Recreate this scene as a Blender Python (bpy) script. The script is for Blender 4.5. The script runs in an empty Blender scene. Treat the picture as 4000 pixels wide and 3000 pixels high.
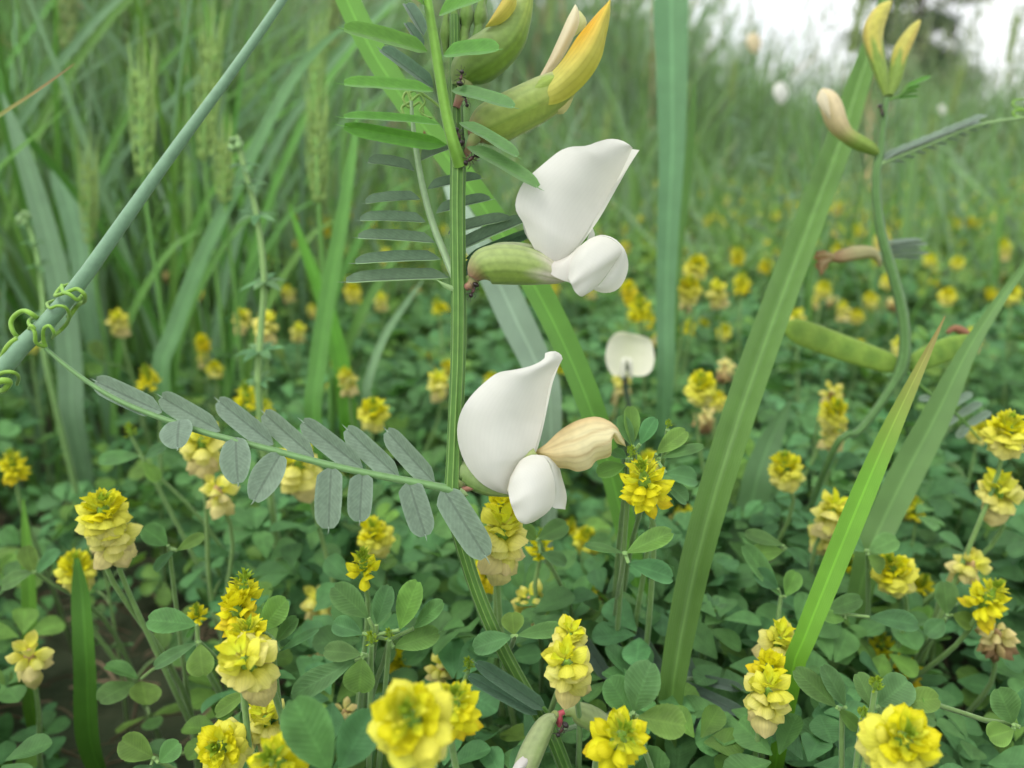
import bpy, math, random
import numpy as np
from mathutils import Vector, Matrix

random.seed(11)
rng = np.random.default_rng(11)
sc = bpy.context.scene
col = sc.collection

# ------------------------------------------------------------------ camera, sky, sun, exposure
FPX = 3140.0                       # focal length in photograph pixels (4000 wide)
PITCH = math.radians(16.7)
CAM = np.array([0.0, 0.0, 0.20])
RIGHT = np.array([1.0, 0, 0])
FWD = np.array([0, math.cos(PITCH), -math.sin(PITCH)])
UP = np.array([0, math.sin(PITCH), math.cos(PITCH)])

cd = bpy.data.cameras.new('camera')
cam = bpy.data.objects.new('camera', cd)
col.objects.link(cam)
cam.location = CAM
cam.rotation_euler = (math.pi / 2 - PITCH, 0, 0)
cd.sensor_width = 36.0
cd.lens = 36.0 * FPX / 4000.0
cd.clip_start = 0.004
cd.clip_end = 2000
cd.dof.use_dof = True
cd.dof.focus_distance = 0.155
cd.dof.aperture_fstop = 13.0
sc.camera = cam

SUN = Vector((-0.42, -0.30, 0.86)).normalized()
w = bpy.data.worlds.new('World')
sc.world = w
w.use_nodes = True
nt = w.node_tree
bg = nt.nodes['Background']
sky = nt.nodes.new('ShaderNodeTexSky')
sky.sky_type = 'NISHITA'
sky.sun_disc = False
sky.sun_elevation = math.asin(SUN.z)
sky.sun_rotation = math.atan2(SUN.x, SUN.y)
sky.dust_density = 3.0
mixn = nt.nodes.new('ShaderNodeMix')
mixn.data_type = 'RGBA'
mixn.inputs[0].default_value = 0.88
tc = nt.nodes.new('ShaderNodeTexCoord')
nz = nt.nodes.new('ShaderNodeTexNoise')
nz.inputs['Scale'].default_value = 3.0
nz.inputs['Detail'].default_value = 4.0
ramp = nt.nodes.new('ShaderNodeValToRGB')
ramp.color_ramp.elements[0].position = 0.3
ramp.color_ramp.elements[0].color = (0.86, 0.87, 0.95, 1)
ramp.color_ramp.elements[1].position = 0.7
ramp.color_ramp.elements[1].color = (1, 1, 1, 1)
sca = nt.nodes.new('ShaderNodeVectorMath')
sca.operation = 'SCALE'
sca.inputs['Scale'].default_value = 10.5
nt.links.new(tc.outputs['Generated'], nz.inputs['Vector'])
nt.links.new(nz.outputs['Fac'], ramp.inputs['Fac'])
nt.links.new(ramp.outputs['Color'], sca.inputs[0])
nt.links.new(sky.outputs['Color'], mixn.inputs[6])
nt.links.new(sca.outputs['Vector'], mixn.inputs[7])
nt.links.new(mixn.outputs[2], bg.inputs['Color'])
bg.inputs['Strength'].default_value = 0.10

sd = bpy.data.lights.new('sun', 'SUN')
sd.energy = 1.2
sd.angle = math.radians(25)
sd.color = (1.0, 0.97, 0.91)
so = bpy.data.objects.new('sun', sd)
so.rotation_euler = SUN.to_track_quat('Z', 'Y').to_euler()
so.location = (-2, -2, 5)
col.objects.link(so)

sc.view_settings.view_transform = 'Standard'
sc.view_settings.look = 'None'
sc.view_settings.exposure = 0.85
sc.view_settings.gamma = 1.0
sc.view_settings.use_curve_mapping = False
sc.cycles.use_denoising = True
sc.cycles.use_adaptive_sampling = True
sc.cycles.adaptive_threshold = 0.03
sc.cycles.max_bounces = 4
sc.cycles.diffuse_bounces = 2
sc.cycles.glossy_bounces = 2
sc.cycles.transmission_bounces = 4
sc.cycles.transparent_max_bounces = 4

# ------------------------------------------------------------------ helpers
def P(x, y, d):
    """photograph pixel + distance along the view axis -> a point in the meadow"""
    return CAM + d * FWD + RIGHT * ((x - 2000) / FPX * d) - UP * ((y - 1500) / FPX * d)

def depth_at_height(py, z):
    return (CAM[2] - z) / (math.sin(PITCH) + (py - 1500) / FPX * math.cos(PITCH))

def nrm(v):
    v = np.asarray(v, float)
    return v / (np.linalg.norm(v) + 1e-12)

def hint(a, b, c=0.0):
    """direction from parts toward the viewer's side, world up and right"""
    return nrm(-a * FWD + b * np.array([0, 0, 1.0]) + c * RIGHT)

def cr(pts, n):
    """Catmull-Rom through pts, resampled to n by length"""
    p = np.asarray(pts, float)
    if len(p) == 2:
        t = np.linspace(0, 1, n)[:, None]
        return p[0] * (1 - t) + p[1] * t
    q = np.vstack([2 * p[0] - p[1], p, 2 * p[-1] - p[-2]])
    out = []
    t = np.linspace(0, 1, 12, endpoint=False)[:, None]
    for i in range(1, len(q) - 2):
        a, b, c, d = q[i - 1], q[i], q[i + 1], q[i + 2]
        out.append(0.5 * (2 * b + (c - a) * t + (2 * a - 5 * b + 4 * c - d) * t ** 2 + (3 * b - a - 3 * c + d) * t ** 3))
    out.append(q[-2][None])
    o = np.vstack(out)
    s = np.concatenate([[0], np.cumsum(np.linalg.norm(np.diff(o[:, :3], axis=0), axis=1))])
    if s[-1] < 1e-12:
        return np.repeat(o[:1], n, 0)
    u = np.linspace(0, s[-1], n)
    return np.stack([np.interp(u, s, o[:, k]) for k in range(o.shape[1])], 1)

WL = {}                            # world location of things and parts that are only shifted

class MB:
    def __init__(self):
        self.V, self.C, self.L, self.F4, self.F3, self.n = [], [], [], [], [], 0

    def add(self, v, c, l=None, q=None, t=None):
        v = np.asarray(v, float).reshape(-1, 3)
        c = np.broadcast_to(np.asarray(c, float), v.shape)
        l = np.zeros_like(v) if l is None else np.asarray(l, float).reshape(-1, 3)
        self.V.append(v); self.C.append(c); self.L.append(l)
        if q is not None and len(q):
            self.F4.append(np.asarray(q, int).reshape(-1, 4) + self.n)
        if t is not None and len(t):
            self.F3.append(np.asarray(t, int).reshape(-1, 3) + self.n)
        self.n += len(v)

    def grid(self, pts, c, closed=False):
        nu, nv = pts.shape[:2]
        u = np.linspace(0, 1, nu)[:, None] * np.ones((1, nv))
        s = np.ones((nu, 1)) * np.linspace(-1, 1, nv)[None]
        l = np.stack([s, u, 0 * u], -1)
        i = np.arange(nu - 1)[:, None] * nv
        m = nv if closed else nv - 1
        j = np.arange(m)[None]
        k = (j + 1) % nv
        q = np.stack([i + j, i + k, i + nv + k, i + nv + j], -1).reshape(-1, 4)
        cc = np.asarray(c, float)
        if cc.ndim == 1:
            cc = np.broadcast_to(cc, pts.shape)
        self.add(pts, cc.reshape(-1, 3), l, q)

    def tube(self, path, radii, seg=8, c=(0.1, 0.2, 0.05), ridges=0, amp=0.0, c2=None, flat=1.0, fdir=None, end=True):
        p = np.asarray(path, float)
        n = len(p)
        r = np.broadcast_to(np.asarray(radii, float), (n,))
        tg = np.gradient(p, axis=0)
        tg /= np.linalg.norm(tg, axis=1)[:, None] + 1e-12
        ref = np.array([0, 0, 1.0]) if fdir is None else np.asarray(fdir, float)
        if abs(np.dot(ref, tg[0])) > 0.95:
            ref = np.array([1.0, 0, 0])
        a = nrm(np.cross(tg[0], ref))
        A = []
        for i in range(n):
            a = nrm(a - tg[i] * np.dot(a, tg[i]))
            A.append(a)
        A = np.array(A)
        B = np.cross(A, tg)
        th = np.linspace(0, 2 * math.pi, seg, endpoint=False)
        rr = r[:, None] * (1 + amp * np.cos(ridges * th))[None]
        pts = p[:, None] + rr[..., None] * (np.cos(th)[None, :, None] * A[:, None] + flat * np.sin(th)[None, :, None] * B[:, None])
        if callable(c):
            cc = c(np.linspace(0, 1, n)[:, None] * np.ones((1, seg)), th[None] * np.ones((n, 1)))
        else:
            cc = np.broadcast_to(np.asarray(c, float), pts.shape).copy()
            if c2 is not None:
                m = np.clip(np.cos(ridges * th), 0, 1)[None, :, None] ** 8
                cc = cc * (1 - m) + np.asarray(c2, float) * m
        self.grid(pts, cc, closed=True)
        if end:
            for e, k in ((0, 0), (n - 1, n - 1)):
                base = self.n
                ring = pts[k]
                idx = [[j, (j + 1) % seg, seg] for j in range(seg)]
                self.add(np.vstack([ring, p[k][None]]), np.vstack([cc[k], cc[k].mean(0)[None]]), None, None, idx)

    def ell(self, centre, axes, c, nu=8, nv=10):
        """ellipsoid; axes is a 3x3 array of half axes"""
        th = np.linspace(0.02, math.pi - 0.02, nu)[:, None]
        ph = np.linspace(0, 2 * math.pi, nv, endpoint=False)[None]
        x = np.sin(th) * np.cos(ph); y = np.sin(th) * np.sin(ph); z = np.cos(th) * np.ones_like(ph)
        ax = np.asarray(axes, float)
        pts = np.asarray(centre, float) + x[..., None] * ax[0] + y[..., None] * ax[1] + z[..., None] * ax[2]
        self.grid(pts, c, closed=True)

    def mesh(self, name, mat, origin=(0, 0, 0)):
        V = np.vstack(self.V) - np.asarray(origin, float)
        C = np.vstack(self.C)
        L = np.vstack(self.L)
        f4 = np.vstack(self.F4) if self.F4 else np.zeros((0, 4), int)
        f3 = np.vstack(self.F3) if self.F3 else np.zeros((0, 3), int)
        me = bpy.data.meshes.new(name)
        me.vertices.add(len(V))
        me.vertices.foreach_set('co', V.astype(np.float32).ravel())
        nl = f4.size + f3.size
        me.loops.add(nl)
        me.loops.foreach_set('vertex_index', np.concatenate([f4.ravel(), f3.ravel()]).astype(np.int32))
        me.polygons.add(len(f4) + len(f3))
        st = np.concatenate([np.arange(len(f4)) * 4, f4.size + np.arange(len(f3)) * 3]).astype(np.int32)
        me.polygons.foreach_set('loop_start', st)
        me.polygons.foreach_set('use_smooth', np.ones(len(st), bool))
        a = me.attributes.new('Col', 'FLOAT_COLOR', 'POINT')
        a.data.foreach_set('color', np.hstack([C, np.ones((len(C), 1))]).astype(np.float32).ravel())
        b = me.attributes.new('luv', 'FLOAT_VECTOR', 'POINT')
        b.data.foreach_set('vector', L.astype(np.float32).ravel())
        me.update(calc_edges=True)
        me.validate()
        if mat:
            me.materials.append(mat)
        return me

    def build(self, name, mat, parent=None):
        o0 = WL[parent.name] if parent is not None else np.zeros(3)
        o = bpy.data.objects.new(name, self.mesh(name, mat, o0))
        col.objects.link(o)
        if parent is not None:
            o.parent = parent
        WL[o.name] = o0
        return o

def tag(o, label=None, cat=None, group=None, kind=None):
    if label: o['label'] = label
    if cat: o['category'] = cat
    if group: o['group'] = group
    if kind: o['kind'] = kind
    return o

def thing(name, label, cat, loc, group=None):
    o = bpy.data.objects.new(name, None)
    o.empty_display_size = 0.005
    col.objects.link(o)
    o.location = loc
    WL[o.name] = np.asarray(loc, float)
    return tag(o, label, cat, group)

def inst(name, me, parent, M):
    """a part that shares mesh data, placed by a world matrix under a parent that is only shifted"""
    o = bpy.data.objects.new(name, me)
    col.objects.link(o)
    o.parent = parent
    o.matrix_basis = Matrix.Translation(-Vector(WL[parent.name])) @ M if parent is not None else M
    return o

def leaf_matrix(base, tip, width, nh, twist=0.0):
    base = np.asarray(base, float); tip = np.asarray(tip, float)
    y = tip - base
    L = np.linalg.norm(y)
    y = y / L
    z = nrm(np.asarray(nh) - y * np.dot(nh, y))
    x = np.cross(y, z)
    if twist:
        x, z = x * math.cos(twist) + z * math.sin(twist), z * math.cos(twist) - x * math.sin(twist)
    M = np.eye(4)
    M[:3, 0] = x * width; M[:3, 1] = y * L; M[:3, 2] = z * width; M[:3, 3] = base
    return Matrix(M.tolist())

CH = {}
def read_children():
    CH.clear()
    for o in bpy.data.objects:
        if o.parent is not None:
            CH.setdefault(o.parent.name, []).append(o)

def copy_tree(o, parent=None):
    c = o.copy()
    col.objects.link(c)
    c.parent = parent
    for ch in CH.get(o.name, ()):
        copy_tree(ch, c)
    return c

# ------------------------------------------------------------------ materials
def plant_mat(name, rough=0.55, trans=0.25, spec=0.3, rand=0.16, vein=None, noise=0.12, nscale=300.0, bump=0.0, tcol=(1.15, 1.2, 0.7), sheen=0.0):
    m = bpy.data.materials.new(name)
    m.use_nodes = True
    t = m.node_tree
    N, Lk = t.nodes, t.links
    bs = N['Principled BSDF']
    out = N['Material Output']
    at = N.new('ShaderNodeAttribute'); at.attribute_name = 'Col'
    oi = N.new('ShaderNodeObjectInfo')
    mr = N.new('ShaderNodeMapRange')
    mr.inputs['To Min'].default_value = 1 - rand; mr.inputs['To Max'].default_value = 1 + rand
    Lk.new(oi.outputs['Random'], mr.inputs['Value'])
    tx = N.new('ShaderNodeTexCoord')
    no = N.new('ShaderNodeTexNoise')
    no.inputs['Scale'].default_value = nscale
    no.inputs['Detail'].default_value = 2
    geo = N.new('ShaderNodeNewGeometry')
    Lk.new(geo.outputs['Position'], no.inputs['Vector'])
    mn = N.new('ShaderNodeMapRange')
    mn.inputs['From Min'].default_value = 0.25; mn.inputs['From Max'].default_value = 0.75
    mn.inputs['To Min'].default_value = 1 - noise; mn.inputs['To Max'].default_value = 1 + noise
    Lk.new(no.outputs['Fac'], mn.inputs['Value'])
    mul = N.new('ShaderNodeMath'); mul.operation = 'MULTIPLY'
    Lk.new(mr.outputs[0], mul.inputs[0]); Lk.new(mn.outputs[0], mul.inputs[1])
    fac = mul.outputs[0]
    hgt = None
    if vein:
        lu = N.new('ShaderNodeAttribute'); lu.attribute_name = 'luv'
        sp = N.new('ShaderNodeSeparateXYZ')
        Lk.new(lu.outputs['Vector'], sp.inputs[0])
        ab = N.new('ShaderNodeMath'); ab.operation = 'ABSOLUTE'
        Lk.new(sp.outputs[0], ab.inputs[0])
        def M2(op, a, b):
            n = N.new('ShaderNodeMath'); n.operation = op
            for k, vv in ((0, a), (1, b)):
                if isinstance(vv, (int, float)): n.inputs[k].default_value = vv
                elif vv is not None: Lk.new(vv, n.inputs[k])
            return n.outputs[0]
        kind, freq, slant, depth, mid = vein
        if kind == 'pinnate':
            ph = M2('MULTIPLY', M2('SUBTRACT', sp.outputs[1], M2('MULTIPLY', ab.outputs[0], slant)), freq)
        else:
            ph = M2('MULTIPLY', sp.outputs[0], freq)
        line = M2('POWER', M2('ADD', M2('MULTIPLY', M2('SINE', ph, None), 0.5), 0.5), 3.0)
        # midrib
        mm = N.new('ShaderNodeMapRange')
        mm.interpolation_type = 'SMOOTHSTEP'
        mm.inputs['From Min'].default_value = 0.03; mm.inputs['From Max'].default_value = 0.13
        mm.inputs['To Min'].default_value = mid; mm.inputs['To Max'].default_value = 0.0
        Lk.new(ab.outputs[0], mm.inputs['Value'])
        v1 = M2('ADD', 1.0, M2('ADD', M2('MULTIPLY', line, depth), mm.outputs[0]))
        fac = M2('MULTIPLY', fac, v1)
        hgt = line
    sc_ = N.new('ShaderNodeVectorMath'); sc_.operation = 'SCALE'
    Lk.new(at.outputs['Color'], sc_.inputs[0]); Lk.new(fac, sc_.inputs['Scale'])
    hs = N.new('ShaderNodeHueSaturation')
    mh = N.new('ShaderNodeMapRange')
    mh.inputs['To Min'].default_value = 0.5 - rand * 0.07; mh.inputs['To Max'].default_value = 0.5 + rand * 0.07
    fr = N.new('ShaderNodeMath'); fr.operation = 'FRACT'
    m7 = N.new('ShaderNodeMath'); m7.operation = 'MULTIPLY'; m7.inputs[1].default_value = 7.13
    Lk.new(oi.outputs['Random'], m7.inputs[0]); Lk.new(m7.outputs[0], fr.inputs[0]); Lk.new(fr.outputs[0], mh.inputs['Value'])
    Lk.new(mh.outputs[0], hs.inputs['Hue']); Lk.new(sc_.outputs[0], hs.inputs['Color'])
    c = hs.outputs['Color']
    Lk.new(c, bs.inputs['Base Color'])
    bs.inputs['Roughness'].default_value = rough
    bs.inputs['Specular IOR Level'].default_value = spec
    if sheen:
        bs.inputs['Sheen Weight'].default_value = sheen
        bs.inputs['Sheen Roughness'].default_value = 0.5
    if bump and hgt is not None:
        bp = N.new('ShaderNodeBump')
        bp.inputs['Strength'].default_value = bump
        bp.inputs['Distance'].default_value = 0.0003
        Lk.new(hgt, bp.inputs['Height'])
        Lk.new(bp.outputs[0], bs.inputs['Normal'])
    if trans > 0:
        tr = N.new('ShaderNodeBsdfTranslucent')
        tm = N.new('ShaderNodeVectorMath'); tm.operation = 'MULTIPLY'
        tm.inputs[1].default_value = tcol
        Lk.new(c, tm.inputs[0]); Lk.new(tm.outputs[0], tr.inputs['Color'])
        mx = N.new('ShaderNodeMixShader'); mx.inputs[0].default_value = trans
        Lk.new(bs.outputs[0], mx.inputs[1]); Lk.new(tr.outputs[0], mx.inputs[2])
        Lk.new(mx.outputs[0], out.inputs['Surface'])
    return m

M_LEAF = plant_mat('trefoil_leaf', 0.58, 0.3, 0.24, 0.22, ('pinnate', 75, 0.22, 0.08, 0.16), 0.24, 330, 0.22)
M_VLEAF = plant_mat('vetch_leaf', 0.6, 0.22, 0.28, 0.1, ('pinnate', 70, 0.30, 0.07, -0.30), 0.14, 900, 0.12, sheen=0.25)
M_VLEAFG = plant_mat('vetch_leaf_fresh', 0.55, 0.32, 0.28, 0.1, ('pinnate', 60, 0.30, 0.04, 0.10), 0.12, 700, 0.1, sheen=0.2)
M_STEM = plant_mat('stem', 0.55, 0.0, 0.3, 0.08, None, 0.12, 600, sheen=0.15)
M_GRASS = plant_mat('grass', 0.5, 0.25, 0.35, 0.18, ('parallel', 42, 0, 0.10, 0.35), 0.10, 120, 0.25)
M_WHITE = plant_mat('white_petal', 0.6, 0.38, 0.2, 0.02, ('parallel', 55, 0, -0.014, 0.0), 0.035, 200, 0.03, tcol=(1.0, 1.0, 0.93))
M_YEL = plant_mat('yellow_petal', 0.6, 0.35, 0.2, 0.08, ('parallel', 24, 0, -0.08, 0.0), 0.08, 500, 0.12, tcol=(1.0, 1.0, 0.6))
M_FAR = plant_mat('meadow', 0.6, 0.25, 0.25, 0.0, None, 0.2, 18)
M_EAR = plant_mat('grass_ear', 0.65, 0.15, 0.2, 0.12, None, 0.2, 800)
M_ANT = plant_mat('ant_shell', 0.3, 0.0, 0.5, 0.1, None, 0.1, 900)
M_BARK = plant_mat('bark', 0.85, 0.0, 0.2, 0.1, None, 0.3, 14)
M_NEEDLE = plant_mat('needles', 0.7, 0.15, 0.2, 0.1, None, 0.3, 3)

def soil_mat():
    m = bpy.data.materials.new('soil')
    m.use_nodes = True
    t = m.node_tree; N, Lk = t.nodes, t.links
    bs = N['Principled BSDF']
    g = N.new('ShaderNodeNewGeometry')
    n1 = N.new('ShaderNodeTexNoise'); n1.inputs['Scale'].default_value = 90; n1.inputs['Detail'].default_value = 8
    n2 = N.new('ShaderNodeTexNoise'); n2.inputs['Scale'].default_value = 2.5; n2.inputs['Detail'].default_value = 5
    r1 = N.new('ShaderNodeValToRGB')
    r1.color_ramp.elements[0].position = 0.3; r1.color_ramp.elements[0].color = (0.012, 0.009, 0.006, 1)
    r1.color_ramp.elements[1].position = 0.75; r1.color_ramp.elements[1].color = (0.060, 0.045, 0.028, 1)
    mx = N.new('ShaderNodeMix'); mx.data_type = 'RGBA'
    mx.inputs[7].default_value = (0.035, 0.075, 0.02, 1)
    Lk.new(g.outputs['Position'], n1.inputs['Vector']); Lk.new(g.outputs['Position'], n2.inputs['Vector'])
    Lk.new(n1.outputs['Fac'], r1.inputs['Fac']); Lk.new(r1.outputs['Color'], mx.inputs[6]); Lk.new(n2.outputs['Fac'], mx.inputs[0])
    Lk.new(mx.outputs[2], bs.inputs['Base Color'])
    bs.inputs['Roughness'].default_value = 0.95
    bp = N.new('ShaderNodeBump'); bp.inputs['Distance'].default_value = 0.004
    Lk.new(n1.outputs['Fac'], bp.inputs['Height']); Lk.new(bp.outputs[0], bs.inputs['Normal'])
    return m
M_SOIL = soil_mat()

# colours (linear)
C_VLEAF = np.array([0.130, 0.195, 0.130])
C_VDARK = np.array([0.060, 0.130, 0.070])
C_VFRESH = np.array([0.085, 0.230, 0.028])
C_VMID = np.array([0.105, 0.185, 0.100])
C_STEM = np.array([0.062, 0.150, 0.018])
C_RIB = np.array([0.20, 0.33, 0.075])
C_TLEAF = np.array([0.078, 0.174, 0.045])
C_TSTEM = np.array([0.16, 0.28, 0.08])
C_WHITE = np.array([0.69, 0.695, 0.63])
C_GRASS = np.array([0.092, 0.215, 0.040])
C_GLAU = np.array([0.125, 0.225, 0.115])

# ------------------------------------------------------------------ ground and distance
def ground():
    b = MB()
    ys = np.concatenate([np.linspace(-0.6, 2, 60), np.geomspace(2.2, 400, 24)])
    xs = np.concatenate([-np.geomspace(300, 1.3, 20), np.linspace(-1.2, 1.2, 50), np.geomspace(1.3, 300, 20)])
    X, Y = np.meshgrid(xs, ys)
    near = np.clip(1 - np.hypot(X, Y - 0.5) / 3.0, 0, 1)
    Z = near * 0.003 * (np.sin(X * 41 + 1.3) * np.cos(Y * 37) + np.sin(X * 17 + Y * 23))
    b.grid(np.stack([X, Y, Z], -1), (0.1, 0.1, 0.1))
    tag(b.build('ground', M_SOIL), kind='structure')
ground()

# ------------------------------------------------------------------ unit leaves
def unit_leaf(name, c, mat, kind, fold=0.35, droop=0.08, nu=14, nv=9, teeth=0.0, c_edge=None, rim=0):
    y = np.linspace(0, 1, nu)
    if kind == 'vetch':
        hw = np.minimum(1, (y / 0.16) ** 0.6) * np.where(y > 0.80, np.sqrt(np.clip(1 - ((y - 0.80) / 0.225) ** 2, 0, 1)), 1.0)
        hw = hw * (0.88 + 0.12 * np.sin(math.pi * np.clip(y, 0, 1)))
        hw[0] = 0.08
    elif kind == 'vetch_oval':
        hw = np.sin(math.pi * np.clip(y * 0.94 + 0.03, 0, 1)) ** 0.48
        hw[0] = 0.1
    elif kind == 'trefoil':
        hw = np.where(y < 0.64, np.sin(0.5 * math.pi * y / 0.64) ** 0.92, np.sqrt(np.clip(1 - ((y - 0.64) / 0.372) ** 2, 0, 1)))
        hw[0] = 0.03; hw[-1] = 0.22
    else:                               # lanceolate
        hw = np.sin(math.pi * y ** 0.8) ** 0.9
        hw[0] = 0.12; hw[-1] = 0.02
    if teeth:
        hw = hw * (1 + teeth * (np.arange(nu) % 2) * (y > 0.35))
    s = np.linspace(-1, 1, nv)
    X = 0.5 * hw[:, None] * s[None]
    Y = y[:, None] * np.ones((1, nv))
    if kind == 'trefoil':
        Y = Y - 0.035 * (y[:, None] > 0.96) * (1 - np.abs(s))[None]
    Z = fold * np.abs(X) ** 1.15 - droop * (y[:, None] - 0.4) ** 2 * 2.2 + 0.012 * np.sin(y * 15)[:, None] * s[None]
    pts = np.stack([X, Y, Z], -1)
    c = np.asarray(c, float)
    cc = np.broadcast_to(c, pts.shape).copy()
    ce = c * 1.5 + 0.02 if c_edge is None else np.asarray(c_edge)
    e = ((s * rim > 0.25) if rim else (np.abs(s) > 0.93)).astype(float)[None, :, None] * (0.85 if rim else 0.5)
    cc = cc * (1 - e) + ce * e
    b = MB()
    b.grid(pts, cc)
    if kind.startswith('vetch'):        # the bristle at the tip
        z1 = -droop * 0.36 * 2.2
        b.tube([[0, 0.97, z1], [0, 1.03, z1 - 0.01], [0.015, 1.09, z1 + 0.02]], [0.03, 0.022, 0.006], 5, c * 1.5 + 0.05)
    return b.mesh(name, mat)

LEAF = {
    'grey': unit_leaf('vetch_leaflet_grey', C_VLEAF, M_VLEAF, 'vetch', 0.42),
    'oval': unit_leaf('vetch_leaflet_oval', C_VLEAF, M_VLEAF, 'vetch_oval', 0.30),
    'mid': unit_leaf('vetch_leaflet_mid', C_VMID, M_VLEAF, 'vetch', 0.75, 0.10),
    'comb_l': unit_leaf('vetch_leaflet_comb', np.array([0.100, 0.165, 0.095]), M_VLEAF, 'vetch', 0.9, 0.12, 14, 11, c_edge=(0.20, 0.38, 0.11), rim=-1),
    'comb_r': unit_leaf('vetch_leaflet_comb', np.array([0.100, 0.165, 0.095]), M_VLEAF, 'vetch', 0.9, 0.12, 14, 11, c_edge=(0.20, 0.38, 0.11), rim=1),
    'fresh': unit_leaf('vetch_leaflet_fresh', C_VFRESH, M_VLEAFG, 'vetch', 0.45, 0.10),
    'freshmid': unit_leaf('vetch_leaflet_freshmid', C_VFRESH * 0.6 + C_VMID * 0.4, M_VLEAFG, 'vetch', 0.45, 0.16),
    'dark': unit_leaf('vetch_leaflet_dark', C_VDARK, M_VLEAF, 'vetch', 0.9),
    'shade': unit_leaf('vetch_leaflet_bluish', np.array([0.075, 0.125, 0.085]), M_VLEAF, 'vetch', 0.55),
}
TL = [unit_leaf('trefoil_leaflet_a', C_TLEAF, M_LEAF, 'trefoil', 0.22, 0.10, 20, 7, 0.03),
      unit_leaf('trefoil_leaflet_b', C_TLEAF * [0.88, 0.96, 1.25], M_LEAF, 'trefoil', 0.40, 0.16, 20, 7, 0.03),
      unit_leaf('trefoil_leaflet_c', C_TLEAF * [1.35, 1.18, 0.8], M_LEAF, 'trefoil', 0.30, 0.05, 20, 7, 0.03)]
LANCE = unit_leaf('bedstraw_leaf', np.array([0.10, 0.21, 0.085]), M_LEAF, 'lance', 0.25, 0.18, 9, 5)

# ------------------------------------------------------------------ hop trefoil heads
C_Y = np.array([0.72, 0.680, 0.014])
C_LEM = np.array([0.72, 0.705, 0.050])
C_PALE = np.array([0.72, 0.685, 0.21])
C_CREAM = np.array([0.68, 0.58, 0.26])
C_TAN = np.array([0.46, 0.31, 0.13])
C_BROWN = np.array([0.28, 0.17, 0.09])
C_BUD = np.array([0.27, 0.43, 0.035])
C_GOLD = np.array([0.68, 0.54, 0.014])

def floret_mesh(name, c0, c1, width=0.8, hood=0.35, arch=0.8, nu=8, nv=7, point=0.8, raw=False):
    y = np.linspace(0, 1, nu)
    hw = np.where(y < 0.6, 0.16 + 0.84 * np.sin(0.5 * math.pi * y / 0.6), (np.clip(1 - ((y - 0.6) / 0.41), 0, 1)) ** point)
    hw = hw * width * 0.5
    s = np.linspace(-1, 1, nv)
    X = hw[:, None] * s[None]
    Z = arch * (hw[:, None] ** 2 * 1.6 - X ** 2 * 1.9) - hood * np.clip(y - 0.35, 0, 1)[:, None] ** 2 + 0.02 * np.cos(s * 9)[None] * y[:, None] + 1.3 * np.clip(y - 0.76, 0, 1)[:, None] ** 1.4 + 0.05 * np.sin(9 * y)[:, None] * (np.abs(s) ** 2)[None]
    Y = y[:, None] * np.ones((1, nv)) - 0.06 * np.abs(s)[None] * y[:, None]
    pts = np.stack([X, Y, Z], -1)
    t = y[:, None, None]
    cc = np.asarray(c0) * (1 - t) + np.asarray(c1) * t + 0 * pts
    cc = cc * (1 - 0.10 * np.abs(s)[None, :, None] ** 2)
    if raw:
        return pts, cc
    b = MB(); b.grid(pts, cc)
    return b.mesh(name, M_YEL)

FSPEC = {
    'fresh': (C_Y * [1, 1, 0.8], C_Y, 0.80, 0.20, 0.8, 0.50),
    'upright': (C_LEM * [0.85, 1.0, 1], C_Y, 0.55, 0.05, 0.9, 0.7),
    'pale': (C_LEM, C_PALE, 1.0, 0.40, 0.9, 0.40),
    'lemon': (C_LEM, C_LEM * [1, 1, 1.8], 0.92, 0.34, 0.8, 0.5),
    'cream': (C_PALE, C_CREAM, 1.0, 0.45, 0.9, 0.42),
    'tan': (C_CREAM, C_TAN, 0.95, 0.6, 0.9, 0.45),
    'brown': (C_TAN, C_BROWN, 0.9, 0.6, 0.9, 0.5),
    'bud': (C_BUD * 0.8, C_BUD * [1.3, 1.15, 1], 0.42, -0.05, 1.2, 0.9),
    'budy': (C_BUD * [1.4, 1.0, 1], C_LEM, 0.46, -0.05, 1.1, 0.9),
    'gold': (C_Y, C_GOLD, 0.85, 0.35, 0.8, 0.5),
}
FM = {k: floret_mesh('floret_' + k, *v[:5], point=v[5]) for k, v in FSPEC.items()}

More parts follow.
